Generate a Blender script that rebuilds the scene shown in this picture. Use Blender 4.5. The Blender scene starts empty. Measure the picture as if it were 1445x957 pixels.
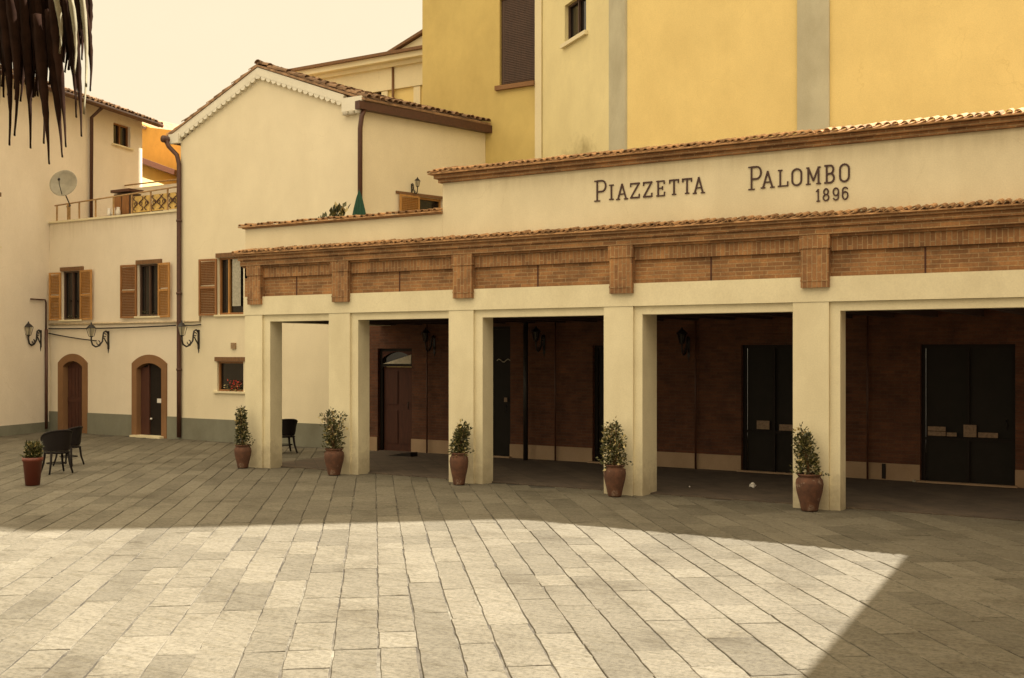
import bpy, math, random
from mathutils import Vector, Matrix, noise
random.seed(7)
S = bpy.context.scene
COL = S.collection

# ------------------------------------------------------------------ camera frame (used to read real positions off known wall planes)
F = 1600.0; HC = 2.43; HORIZ = 496.0; CXP = 722.5; CY = -17.2
_a = math.atan(2554 / F)
VX, VY = -math.cos(_a), math.sin(_a)
RX, RY = VY, -VX
def at(x, y, Y):
    t = (x - CXP) / F; d = (Y - CY) / (VY + RY * t)
    return Vector((VX * d + RX * t * d, Y, HC + (HORIZ - y) / F * d))
def gnd(x, y):
    d = F * HC / (y - HORIZ); l = (x - CXP) / F * d
    return Vector((VX * d + RX * l, CY + VY * d + RY * l, 0))

# ------------------------------------------------------------------ mesh builder
class MB:
    def __init__(s, M=None):
        s.v = []; s.f = []; s.c = []; s.M = M; s.smooth = []; s.col = (1, 1, 1, 1)
    def add(s, vs, fs, smooth=False):
        n = len(s.v)
        for p in vs:
            p = Vector(p)
            s.v.append(s.M @ p if s.M else p); s.c.append(s.col)
        for f in fs:
            s.f.append([i + n for i in f]); s.smooth.append(smooth)
    def box(s, x0, x1, y0, y1, z0, z1):
        s.add([(x0,y0,z0),(x1,y0,z0),(x1,y1,z0),(x0,y1,z0),(x0,y0,z1),(x1,y0,z1),(x1,y1,z1),(x0,y1,z1)],
              [(0,3,2,1),(4,5,6,7),(0,1,5,4),(1,2,6,5),(2,3,7,6),(3,0,4,7)])
    def prism_y(s, poly, y0, y1):       # poly in (x,z), counterclockwise seen from -y
        n = len(poly)
        s.add([(x,y0,z) for x,z in poly] + [(x,y1,z) for x,z in poly],
              [tuple(range(n)), tuple(range(2*n-1, n-1, -1))] + [(i, i+n, (i+1)%n+n, (i+1)%n) for i in range(n)])
    def prism_x(s, poly, x0, x1):       # poly in (y,z)
        n = len(poly)
        s.add([(x0,y,z) for y,z in poly] + [(x1,y,z) for y,z in poly],
              [tuple(range(n-1,-1,-1)), tuple(range(n, 2*n))] + [(i, (i+1)%n, (i+1)%n+n, i+n) for i in range(n)])
    def prism_z(s, poly, z0, z1):
        n = len(poly)
        s.add([(x,y,z0) for x,y in poly] + [(x,y,z1) for x,y in poly],
              [tuple(range(n-1,-1,-1)), tuple(range(n, 2*n))] + [(i, (i+1)%n, (i+1)%n+n, i+n) for i in range(n)])
    def tube(s, pts, r, n=8, caps=True):
        pts = [Vector(p) for p in pts]; m = len(pts)
        rr = r if isinstance(r, (list, tuple)) else [r]*m
        vs = []; up = None
        for i, p in enumerate(pts):
            d = (pts[min(i+1,m-1)] - pts[max(i-1,0)]).normalized()
            if up is None: up = Vector((0,0,1)) if abs(d.z) < .9 else Vector((1,0,0))
            a = d.cross(up).normalized(); b = a.cross(d).normalized(); up = b
            for k in range(n):
                t = 2*math.pi*k/n
                vs.append(p + a*math.cos(t)*rr[i] + b*math.sin(t)*rr[i])
        fs = [(i*n+k, i*n+(k+1)%n, (i+1)*n+(k+1)%n, (i+1)*n+k) for i in range(m-1) for k in range(n)]
        if caps: fs += [tuple(range(n-1,-1,-1)), tuple((m-1)*n+k for k in range(n))]
        s.add(vs, fs, True)
    def lathe(s, prof, c=(0,0,0), n=24, jit=0):
        c = Vector(c); vs = []
        for r, z in prof:
            for k in range(n):
                t = 2*math.pi*k/n; q = r*(1+jit*math.sin(2*t+z*9))
                vs.append(c + Vector((q*math.cos(t), q*math.sin(t), z)))
        m = len(prof)
        s.add(vs, [(i*n+k, i*n+(k+1)%n, (i+1)*n+(k+1)%n, (i+1)*n+k) for i in range(m-1) for k in range(n)], True)
    def build(s, name, mat, parent=None, loc=None):
        me = bpy.data.meshes.new(name)
        off = Vector(loc) if loc is not None else (wloc(parent) if parent else Vector((0,0,0)))
        me.from_pydata([tuple(v - off) for v in s.v], [], s.f)
        me.polygons.foreach_set('use_smooth', s.smooth)
        at_ = me.color_attributes.new('tint', 'FLOAT_COLOR', 'POINT')
        at_.data.foreach_set('color', [x for c in s.c for x in c])
        me.materials.append(mat); me.validate(); me.update()
        o = bpy.data.objects.new(name, me); COL.objects.link(o)
        if parent:
            o.parent = parent
        if loc is not None:
            o.location = off - (wloc(parent) if parent else Vector((0,0,0)))
        return o
def wloc(o):
    l = Vector(o.location)
    while o.parent: o = o.parent; l += Vector(o.location)
    return l
def tag(o, label=None, cat=None, group=None, kind=None):
    if label: o['label'] = label
    if cat: o['category'] = cat
    if group: o['group'] = group
    if kind: o['kind'] = kind
    return o
def thing(name, label, cat, loc=(0,0,0), group=None):
    o = bpy.data.objects.new(name, None); COL.objects.link(o); o.location = loc; o.empty_display_size = .2
    return tag(o, label, cat, group)
def copy_tree(o, parent=None):
    c = o.copy(); COL.objects.link(c); c.parent = parent
    for ch in o.children: copy_tree(ch, c)
    return c
def frame_m(P, D):
    x = Vector((D[0], D[1], 0)).normalized(); y = Vector((-x.y, x.x, 0))
    return Matrix(((x.x,y.x,0,P[0]),(x.y,y.y,0,P[1]),(0,0,1,P[2] if len(P)>2 else 0),(0,0,0,1)))
def wall(mb, x0, x1, z0, z1, y, th, holes=()):
    xs = sorted({x0, x1, *[h[0] for h in holes], *[h[1] for h in holes]}); xs = [x for x in xs if x0 <= x <= x1]
    zs = sorted({z0, z1, *[h[2] for h in holes], *[h[3] for h in holes]}); zs = [z for z in zs if z0 <= z <= z1]
    def hole(i, j):
        if i < 0 or j < 0 or i >= len(xs)-1 or j >= len(zs)-1: return True
        cx = (xs[i]+xs[i+1])/2; cz = (zs[j]+zs[j+1])/2
        return any(h[0] < cx < h[1] and h[2] < cz < h[3] for h in holes)
    for i in range(len(xs)-1):
        for j in range(len(zs)-1):
            if hole(i, j): continue
            a, b, c, d = xs[i], xs[i+1], zs[j], zs[j+1]; Y = y + th
            mb.add([(a,y,c),(b,y,c),(b,y,d),(a,y,d)], [(0,1,2,3)])
            mb.add([(a,Y,c),(b,Y,c),(b,Y,d),(a,Y,d)], [(3,2,1,0)])
            if hole(i-1, j): mb.add([(a,y,c),(a,Y,c),(a,Y,d),(a,y,d)], [(3,2,1,0)])
            if hole(i+1, j): mb.add([(b,y,c),(b,Y,c),(b,Y,d),(b,y,d)], [(0,1,2,3)])
            if hole(i, j-1): mb.add([(a,y,c),(b,y,c),(b,Y,c),(a,Y,c)], [(3,2,1,0)])
            if hole(i, j+1): mb.add([(a,y,d),(b,y,d),(b,Y,d),(a,Y,d)], [(0,1,2,3)])
def tiles(mb, O, U, W, nu, nv, pu=.2, pv=.34, r=.085, jit=1., rise=.03, W2=None):
    """rows of half-round clay tiles; O eave corner, U unit vector along the eave, W unit vector up the slope"""
    O, U, W = Vector(O), Vector(U).normalized(), Vector(W).normalized()
    N = U.cross(W).normalized()
    if N.z < 0: N = -N
    W0, N0 = W, N
    for j in range(nv):
        for i in range(nu):
            if W2 is not None:
                W = W0.lerp(Vector(W2).normalized(), i/nu).normalized(); N = U.cross(W).normalized(); N = N if N.z > 0 else -N
            g = random.random()
            mb.col = (g, random.random(), 0, 1)
            q = random.gauss(0, .012)*jit; w = random.gauss(0, .02)*jit; h = random.gauss(0, .006)*jit; tw = random.gauss(0,.012)*jit
            b = O + U*((i+.5)*pu + q) + W*(j*pv + w) + N*(.012 + h)
            vs = []
            for (t, rr, dn) in ((0, r, rise), (pv*1.18, r*.82, 0)):
                for k in range(6):
                    a = math.pi*k/5
                    vs.append(b + W*t + U*(math.cos(a)*rr + tw*t*3) + N*(math.sin(a)*rr*.85 + dn))
            for k in range(6):
                a = math.pi*k/5
                vs.append(b + U*math.cos(a)*(r-.016) + N*(math.sin(a)*(r-.016)*.85 + rise))
            mb.add(vs, [(k, k+1, k+7, k+6) for k in range(5)] + [(k+1, k, k+12, k+13) for k in range(5)])
    mb.col = (1,1,1,1)

# ------------------------------------------------------------------ materials
def nodes(name):
    m = bpy.data.materials.new(name); m.use_nodes = True
    nt = m.node_tree; b = nt.nodes['Principled BSDF']
    return m, nt, b
def ramp(nt, fac, stops):
    r = nt.nodes.new('ShaderNodeValToRGB'); e = r.color_ramp.elements
    while len(e) < len(stops): e.new(.5)
    for k, (p, c) in enumerate(stops): e[k].position = p; e[k].color = (*c, 1)
    nt.links.new(fac, r.inputs[0]); return r.outputs[0]
def mix(nt, fac, a, b, mode='MIX'):
    n = nt.nodes.new('ShaderNodeMix'); n.data_type = 'RGBA'; n.blend_type = mode
    for s, v in ((n.inputs[0], fac), (n.inputs[6], a), (n.inputs[7], b)):
        if hasattr(v, 'links'): nt.links.new(v, s)
        elif isinstance(v, (int, float)): s.default_value = v
        else: s.default_value = (*v, 1)
    return n.outputs[2]
def coords(nt, sc=(1,1,1), rot=(0,0,0)):
    t = nt.nodes.new('ShaderNodeTexCoord'); m = nt.nodes.new('ShaderNodeMapping')
    m.inputs['Scale'].default_value = sc; m.inputs['Rotation'].default_value = rot
    nt.links.new(t.outputs['Object'], m.inputs[0]); return m.outputs[0]
def noisen(nt, vec, scale, detail=5, rough=.6):
    n = nt.nodes.new('ShaderNodeTexNoise'); n.inputs['Scale'].default_value = scale
    n.inputs['Detail'].default_value = detail; n.inputs['Roughness'].default_value = rough
    if vec: nt.links.new(vec, n.inputs['Vector'])
    return n.outputs[0]
def bump(nt, b, h, strength=.3, dist=.01):
    n = nt.nodes.new('ShaderNodeBump'); n.inputs['Strength'].default_value = strength; n.inputs['Distance'].default_value = dist
    nt.links.new(h, n.inputs['Height']); nt.links.new(n.outputs[0], b.inputs['Normal'])
def mul(c, k): return tuple(x*k for x in c)
def plaster(name, c, var=.12, stain=.25, rough=.9, splash=0, under=None):
    m, nt, b = nodes(name)
    v = coords(nt)
    n1 = noisen(nt, v, .7, 6, .65); n2 = noisen(nt, coords(nt, (.8,.8,.5)), 1.2, 6, .65); n3 = noisen(nt, v, 45, 4, .7)
    base = ramp(nt, n1, [(.3, mul(c, 1-var)), (.7, mul(c, 1+var*.5))])
    st = ramp(nt, n2, [(.42, (0,0,0)), (.75, (1,1,1))])
    base = mix(nt, st, base, (c[0]*(1-stain), c[1]*(1-stain*1.1), c[2]*(1-stain*1.25)))
    fine = ramp(nt, n3, [(.3, (.88,.88,.88)), (.7, (1,1,1))])
    base = mix(nt, 1., base, fine, 'MULTIPLY')
    # fine hairline cracks and small patch repairs
    vo = nt.nodes.new('ShaderNodeTexVoronoi'); vo.feature = 'DISTANCE_TO_EDGE'; vo.inputs['Scale'].default_value = .55
    wv = nt.nodes.new('ShaderNodeVectorMath'); wv.operation = 'ADD'; sc_ = nt.nodes.new('ShaderNodeVectorMath'); sc_.operation = 'SCALE'; sc_.inputs['Scale'].default_value = .5
    nn = nt.nodes.new('ShaderNodeTexNoise'); nn.inputs['Scale'].default_value = 2.5; nn.inputs['Detail'].default_value = 6; nt.links.new(v, nn.inputs['Vector'])
    nt.links.new(nn.outputs['Color'], sc_.inputs[0]); nt.links.new(v, wv.inputs[0]); nt.links.new(sc_.outputs[0], wv.inputs[1]); nt.links.new(wv.outputs[0], vo.inputs['Vector'])
    ck = ramp(nt, vo.outputs['Distance'], [(0, (.88,.86,.82)), (.005, (1,1,1))]); ckm = ramp(nt, n1, [(.5, (0,0,0)), (.62, (.8,.8,.8))])
    base = mix(nt, ckm, base, mix(nt, 1., base, ck, 'MULTIPLY'))
    t = nt.nodes.new('ShaderNodeTexCoord'); sp = nt.nodes.new('ShaderNodeSeparateXYZ'); nt.links.new(t.outputs['Object'], sp.inputs[0])
    if splash:
        ns = noisen(nt, v, 4, 6, .7); ma = nt.nodes.new('ShaderNodeMath'); ma.operation = 'MULTIPLY_ADD'; ma.inputs[1].default_value = -1.3
        nt.links.new(ns, ma.inputs[0]); nt.links.new(sp.outputs[2], ma.inputs[2])
        f = ramp(nt, ma.outputs[0], [(0, (splash,)*3), (.12, (0,0,0))])
        mp = nt.nodes.new('ShaderNodeMath'); mp.operation = 'ADD'; mp.inputs[1].default_value = .55; nt.links.new(ma.outputs[0], mp.inputs[0])
        f = ramp(nt, mp.outputs[0], [(.0, (splash,)*3), (.5, (0,0,0))])
        base = mix(nt, f, base, (c[0]*.5, c[1]*.47, c[2]*.45))
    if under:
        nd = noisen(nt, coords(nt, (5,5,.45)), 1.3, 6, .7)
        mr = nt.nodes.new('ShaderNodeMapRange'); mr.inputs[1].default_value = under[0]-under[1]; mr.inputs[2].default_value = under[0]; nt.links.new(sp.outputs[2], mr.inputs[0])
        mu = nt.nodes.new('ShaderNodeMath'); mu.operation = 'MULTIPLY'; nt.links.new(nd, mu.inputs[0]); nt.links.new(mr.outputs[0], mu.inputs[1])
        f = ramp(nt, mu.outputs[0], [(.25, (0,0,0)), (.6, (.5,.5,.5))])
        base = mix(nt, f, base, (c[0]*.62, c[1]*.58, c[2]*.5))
    nt.links.new(base, b.inputs['Base Color']); b.inputs['Roughness'].default_value = rough
    bump(nt, b, n3, .35, .008); return m
def brick(name, c1, c2, mortar, bw=.26, bh=.065, flip=False):
    m, nt, b = nodes(name)
    t = nt.nodes.new('ShaderNodeTexCoord'); sp = nt.nodes.new('ShaderNodeSeparateXYZ'); cb = nt.nodes.new('ShaderNodeCombineXYZ')
    nt.links.new(t.outputs['Object'], sp.inputs[0])
    ad = nt.nodes.new('ShaderNodeMath'); ad.operation = 'ADD'; nt.links.new(sp.outputs[0], ad.inputs[0]); nt.links.new(sp.outputs[1], ad.inputs[1])
    if flip: nt.links.new(ad.outputs[0], cb.inputs[1]); nt.links.new(sp.outputs[2], cb.inputs[0])
    else: nt.links.new(ad.outputs[0], cb.inputs[0]); nt.links.new(sp.outputs[2], cb.inputs[1])
    br = nt.nodes.new('ShaderNodeTexBrick'); nt.links.new(cb.outputs[0], br.inputs['Vector'])
    br.inputs['Scale'].default_value = 1; br.inputs['Brick Width'].default_value = bw; br.inputs['Row Height'].default_value = bh
    br.inputs['Mortar Size'].default_value = .008; br.offset_frequency = 2; br.inputs['Bias'].default_value = -.1; br.inputs['Mortar Smooth'].default_value = .3
    br.inputs['Color1'].default_value = (*c1, 1); br.inputs['Color2'].default_value = (*c2, 1); br.inputs['Mortar'].default_value = (*mortar, 1)
    v = coords(nt); n = noisen(nt, v, 2.2, 6, .7); n2 = noisen(nt, v, 30, 4, .7)
    f = ramp(nt, n, [(.3, (.6,.6,.62)), (.55, (1,1,1)), (.72, (1.3,1.28,1.2))]); f2 = ramp(nt, n2, [(.3, (.75,.75,.75)), (.7, (1.1,1.1,1.1))])
    c = mix(nt, 1., br.outputs[0], f, 'MULTIPLY'); c = mix(nt, 1., c, f2, 'MULTIPLY')
    nt.links.new(c, b.inputs['Base Color']); b.inputs['Roughness'].default_value = .92
    inv = nt.nodes.new('ShaderNodeMath'); inv.operation = 'SUBTRACT'; inv.inputs[0].default_value = 1; nt.links.new(br.outputs[1], inv.inputs[1])
    bump(nt, b, inv.outputs[0], .6, .01); return m
def plain(name, c, rough=.6, metal=0, var=.25, scale=12, spec=.5, bumps=.15, tint=False):
    m, nt, b = nodes(name)
    v = coords(nt); n = noisen(nt, v, scale, 5, .6)
    base = ramp(nt, n, [(.3, mul(c, 1-var)), (.7, mul(c, 1+var*.4))])
    if tint:
        a = nt.nodes.new('ShaderNodeAttribute'); a.attribute_name = 'tint'
        sp = nt.nodes.new('ShaderNodeSeparateColor'); nt.links.new(a.outputs['Color'], sp.inputs[0])
        base = mix(nt, 1., base, ramp(nt, sp.outputs[0], [(0, (.55,.5,.45)), (1, (1.25,1.2,1.15))]), 'MULTIPLY')
    nt.links.new(base, b.inputs['Base Color']); b.inputs['Roughness'].default_value = rough; b.inputs['Metallic'].default_value = metal
    b.inputs['Specular IOR Level'].default_value = spec
    if bumps: bump(nt, b, n, bumps, .01)
    return m
def wood(name, c, rough=.55, sc=(14,14,1.2)):
    m, nt, b = nodes(name)
    n = noisen(nt, coords(nt, sc), 2.5, 6, .65)
    nt.links.new(ramp(nt, n, [(.3, mul(c, .6)), (.7, mul(c, 1.15))]), b.inputs['Base Color']); b.inputs['Roughness'].default_value = rough
    bump(nt, b, n, .2, .005); return m
def stone_mat():
    m, nt, b = nodes('paving_stone')
    ang = math.radians(129)
    v = coords(nt); vs_ = coords(nt, (1,1,1))
    a = nt.nodes.new('ShaderNodeAttribute'); a.attribute_name = 'tint'
    sp = nt.nodes.new('ShaderNodeSeparateColor'); nt.links.new(a.outputs['Color'], sp.inputs[0])
    base = ramp(nt, sp.outputs[0], [(0, (.108,.099,.076)), (.5, (.132,.121,.093)), (1, (.156,.144,.112))])
    rot = nt.nodes.new('ShaderNodeMapping'); t = nt.nodes.new('ShaderNodeTexCoord')
    rot.inputs['Rotation'].default_value = (0,0,math.radians(-39)); rot.inputs['Scale'].default_value = (1.4, 9, 1)
    nt.links.new(t.outputs['Object'], rot.inputs[0])
    n1 = noisen(nt, rot.outputs[0], 1.6, 6, .7); n2 = noisen(nt, v, .8, 7, .7); n3 = noisen(nt, v, 24, 6, .8)
    base = mix(nt, 1., base, ramp(nt, n1, [(.36, (.80,.78,.72)), (.5, (1,1,1)), (.75, (1.08,1.07,1.06))]), 'MULTIPLY')
    base = mix(nt, 1., base, ramp(nt, n2, [(.32, (.68,.65,.60)), (.48, (.98,.97,.95)), (.7, (1.12,1.11,1.1))]), 'MULTIPLY')
    base = mix(nt, 1., base, ramp(nt, n3, [(.34, (.55,.53,.49)), (.5, (.96,.96,.96)), (.66, (1.22,1.2,1.16))]), 'MULTIPLY')
    nt.links.new(base, b.inputs['Base Color']); b.inputs['Roughness'].default_value = .85
    b.inputs['Specular IOR Level'].default_value = .3
    hh = mix(nt, .5, n1, n3); bump(nt, b, hh, .8, .018); return m

M = {}
M['house'] = plaster('house_plaster', (.84,.75,.54), .06, .10)
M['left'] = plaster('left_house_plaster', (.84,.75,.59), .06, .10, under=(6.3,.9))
M['tall'] = plaster('tall_house_plaster', (.85,.76,.62), .06, .10)
M['portico'] = plaster('portico_plaster', (.80,.725,.50), .09, .18, splash=.75)
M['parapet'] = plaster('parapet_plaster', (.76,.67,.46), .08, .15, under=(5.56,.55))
M['verge'] = plaster('verge_plaster', (0.840,0.798,0.662), .05, .12)
M['dado'] = plaster('dado_render', (0.230,0.230,0.175), .15, .3)
M['yellow'] = plaster('yellow_plaster', (.82,.645,.27), .07, .12)
M['yellow_old'] = plaster('aged_yellow_plaster', (.66,.51,.18), .10,.2)
M['palazzo_pale'] = plaster('pale_yellow_plaster', (.80,.70,.38), .07,.12)
M['orange'] = plaster('orange_plaster', (.78,.42,.08), .12, .25)
M['pilaster'] = plaster('grey_pilaster_plaster', (.53,.50,.36), .12,.25)
M['cream_trim'] = plaster('cream_trim', (0.800,0.713,0.476), .05, .1)
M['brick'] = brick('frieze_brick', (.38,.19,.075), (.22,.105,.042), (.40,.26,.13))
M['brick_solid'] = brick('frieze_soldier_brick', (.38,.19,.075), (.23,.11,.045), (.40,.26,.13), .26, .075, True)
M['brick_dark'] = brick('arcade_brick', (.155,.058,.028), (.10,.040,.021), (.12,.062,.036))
M['socle'] = plaster('socle_plaster', (.46,.32,.2), .15,.3)
M['trim'] = plaster('door_surround_stone', (.27,.14,.06), .15, .25)
M['tile'] = plain('clay_tile', (.42,.25,.12), .9, var=.5, scale=9, tint=True, bumps=.4)
M['old_tile'] = plain('weathered_roof_tile', (.30,.19,.11), .95, var=.6, scale=6, tint=True, bumps=.5)
M['shutter'] = wood('shutter_wood', (.50,.25,.07), .5)
M['shutter_dark'] = wood('dark_shutter_wood', (.30,.13,.04), .5)
M['brown_blind'] = wood('brown_blind', (.085,.045,.028), .6)
M['door_wood'] = wood('door_wood', (.075,.022,.01), .8)
M['lintel'] = wood('lintel_wood', (.20,.10,.04), .7)
M['dark_door'] = plain('dark_door_paint', (.020,.015,.012), .6, var=.2, spec=.15)
M['door_glass'] = plain('dark_door_glass', (.022,.018,.014), .5, var=.2, scale=3, bumps=0, spec=.12)
M['glass'] = plain('dark_window_glass', (.015,.012,.010), .08, var=.1, bumps=0)
M['iron'] = plain('black_iron', (.018,.014,.012), .5, var=.3)
M['gutter'] = plain('brown_gutter_metal', (.085,.032,.018), .5, var=.3)
M['cable'] = plain('black_cable', (.03,.022,.016), .7)
M['duct'] = plain('cream_duct', (.62,.50,.33), .7)
M['lampglass'] = plain('lantern_glass', (.45,.40,.28), .25, var=.1, bumps=0)
M['pot'] = plain('terracotta_pot', (.16,.062,.032), .8, var=.55, scale=9, bumps=.4)
def pot_mat():
    m, nt, b = nodes('terracotta'); v = coords(nt); n = noisen(nt, v, 9, 6, .7); n2 = noisen(nt, v, 5, 6, .7)
    c = ramp(nt, n, [(.3, (.06,.028,.017)), (.7, (.15,.062,.032))]); f = ramp(nt, n2, [(.56, (0,0,0)), (.66, (.55,.55,.55))])
    nt.links.new(mix(nt, f, c, (.38,.30,.22)), b.inputs['Base Color']); b.inputs['Roughness'].default_value = .85; bump(nt, b, n, .4, .01); return m
M['pot'] = pot_mat()
M['redpot'] = plain('red_plastic_pot', (.15,.035,.02), .5, var=.1)
M['soil'] = plain('soil', (.03,.02,.012), .95)
M['wicker'] = plain('black_wicker', (.014,.010,.009), .7, var=.5, scale=60, bumps=.8, spec=.2)
M['white'] = plain('white_paper', (.75,.72,.66), .8, var=.05)
M['cushion'] = plain('pale_seat_pad', (.5,.45,.34), .8)
M['sign'] = plain('pale_notice', (.30,.20,.12), .6, var=.4, scale=25)
M['letter'] = plain('letter_paint', (.055,.02,.012), .55, var=.15)
M['curtain'] = plain('lace_curtain', (.45,.42,.33), .9, var=.3, scale=20)
M['red_flower'] = plain('red_flower', (.55,.05,.03), .7)
M['ceiling'] = wood('dark_ceiling', (.05,.022,.012), .8)
M['terrace'] = plain('terrace_floor', (.28,.2,.13), .9)
M['arcade_floor'] = brick('arcade_floor_tile', (.105,.078,.055), (.085,.062,.045), (.05,.04,.03), .6, .4)  # darker and redder than the paving; brick bounce put into the colour
M['dish'] = plain('grey_dish_metal', (.36,.33,.25), .5, var=.25, scale=4)
M['green_cloth'] = plain('green_parasol_cloth', (.02,.075,.045), .95)
M['rail'] = plain('rusty_rail', (.42,.26,.11), .7, var=.4)
M['panel'] = plain('yellow_rail_panel', (.62,.42,.13), .7, var=.3)
M['stone'] = stone_mat()
def mortar():
    m, nt, b = nodes('joint_mortar'); v = coords(nt); n = noisen(nt, v, 1.1, 6, .75)
    nt.links.new(ramp(nt, n, [(.42, (.035,.03,.022)), (.54, (.09,.08,.06)), (.66, (.19,.18,.14))]), b.inputs['Base Color'])
    b.inputs['Roughness'].default_value = .95; return m
M['mortar'] = mortar()
M['meter'] = plain('meter_box', (.33,.22,.12), .6)
M['frond'] = plain('dark_frond', (.026,.012,.007), .95, var=.5, scale=20, spec=.08)  # near-black base puts the shade on the fronds into their colour
M['frond_pale'] = plain('pale_frond', (.30,.27,.17), .7, var=.3, scale=20)  # paints the light sides of leaves as pale streaks; also the dry stalks
def leaf_mat(name, dark, light, cream, frac):
    m, nt, b = nodes(name)
    a = nt.nodes.new('ShaderNodeAttribute'); a.attribute_name = 'tint'
    sp = nt.nodes.new('ShaderNodeSeparateColor'); nt.links.new(a.outputs['Color'], sp.inputs[0])
    c = ramp(nt, sp.outputs[0], [(0, dark), (1-frac-.02, light), (1-frac, cream), (1, cream)])
    nt.links.new(c, b.inputs['Base Color']); b.inputs['Roughness'].default_value = .45
    b.inputs['Subsurface Weight'].default_value = 0
    return m
M['leaf'] = leaf_mat('shrub_leaf', (.025,.03,.008), (.10,.095,.025), (.45,.36,.16), .16)

def stain(m, centre, size, k):
    nt = m.node_tree; b = nt.nodes['Principled BSDF']; old = b.inputs['Base Color'].links[0].from_socket
    t = nt.nodes.new('ShaderNodeTexCoord'); mp = nt.nodes.new('ShaderNodeMapping'); mp.vector_type = 'TEXTURE'
    mp.inputs['Location'].default_value = centre; mp.inputs['Scale'].default_value = size
    nt.links.new(t.outputs['Object'], mp.inputs[0])
    ln = nt.nodes.new('ShaderNodeVectorMath'); ln.operation = 'LENGTH'; nt.links.new(mp.outputs[0], ln.inputs[0])
    n = noisen(nt, t.outputs['Object'], 2.5, 5, .6)
    ad = nt.nodes.new('ShaderNodeMath'); ad.operation = 'MULTIPLY_ADD'; ad.inputs[1].default_value = .9
    nt.links.new(n, ad.inputs[0]); nt.links.new(ln.outputs[1], ad.inputs[2])
    f = ramp(nt, ad.outputs[0], [(.55, (1,1,1)), (1.0, (0,0,0))])
    nt.links.new(mix(nt, f, old, k), b.inputs['Base Color'])
stain(M['palazzo_pale'], (-2.4,.3,7.0), (2.1,2.1,1.35), (.34,.27,.12))
# ------------------------------------------------------------------ ground
g = MB(); g.add([(-400,-400,0),(400,-400,0),(400,400,0),(-400,400,0)], [(0,1,2,3)])
tag(g.build('ground', M['mortar']), kind='structure')
pv = MB(); th = math.radians(129)
ux, uy = math.cos(th), math.sin(th); wx, wy = uy, -ux      # rows run along u, stacked along w
rng = random.Random(11)
w = -42.0
while w < 30:
    hgt = rng.uniform(.31, .42); u = -40 + rng.uniform(0, 1)
    while u < 62:
        ln = rng.choice([.5, .75, .95, 1.15, 1.4]) * rng.uniform(.9, 1.12)
        cu, cw = u + ln/2, w + hgt/2
        X, Y = ux*cu + wx*cw, uy*cu + wy*cw + CY + 14
        if -46 < X < 8 and -18.5 < Y < (4.35 if X < -17.0 else .6):
            gp = .0035 + rng.random()*.007; dz = rng.uniform(-.0012, .0018); bv = .004
            pv.col = (rng.random(), rng.random(), 0, 1)
            cs = []; nl = max(2, int(ln/.16))
            j4 = [(rng.uniform(-.008,.008), rng.uniform(-.008,.008)) for _ in range(4)]
            crn = [(u+gp+j4[0][0], w+gp+j4[0][1]), (u+ln-gp+j4[1][0], w+gp+j4[1][1]), (u+ln-gp+j4[2][0], w+hgt-gp+j4[2][1]), (u+gp+j4[3][0], w+hgt-gp+j4[3][1])]
            for k in range(4):
                a, b2 = crn[k], crn[(k+1)%4]; ns = nl if k % 2 == 0 else 3
                for t in range(ns):
                    q = t/ns; e = .006 if t else (.012 if rng.random() < .25 else 0)
                    cs.append((a[0]+(b2[0]-a[0])*q + rng.uniform(-e,e), a[1]+(b2[1]-a[1])*q + rng.uniform(-e,e)))
            cu_, cw_ = u+ln/2, w+hgt/2; n_ = len(cs)
            tx, ty = rng.uniform(-.004,.004), rng.uniform(-.006,.006); zb_ = .010 + dz
            def P(a, b2, z): return (ux*a + wx*b2, uy*a + wy*b2 + CY + 14, z)
            vs = [P(a, b2, -.01) for a, b2 in cs]
            zz = [zb_ + tx*(a-cu_) + ty*(b2-cw_) for a, b2 in cs]
            vs += [P(a, b2, z-.005) for (a, b2), z in zip(cs, zz)]
            vs += [P(a+(cu_-a)*.02, b2+(cw_-b2)*.03, z) for (a, b2), z in zip(cs, zz)]
            fs = [tuple(range(2*n_, 3*n_))]
            for k in range(n_):
                n = (k+1) % n_; fs += [(k, n, n+n_, k+n_), (k+n_, n+n_, n+2*n_, k+2*n_)]
            fs = [tuple(reversed(f)) for f in fs]
            pv.add(vs, fs)
        u += ln
    w += hgt
pav = pv.build('piazza_paving', M['stone']); tag(pav, kind='structure')
Z0 = .0
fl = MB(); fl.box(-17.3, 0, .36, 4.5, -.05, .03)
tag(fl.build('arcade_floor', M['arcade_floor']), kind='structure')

B = 4.5
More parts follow.
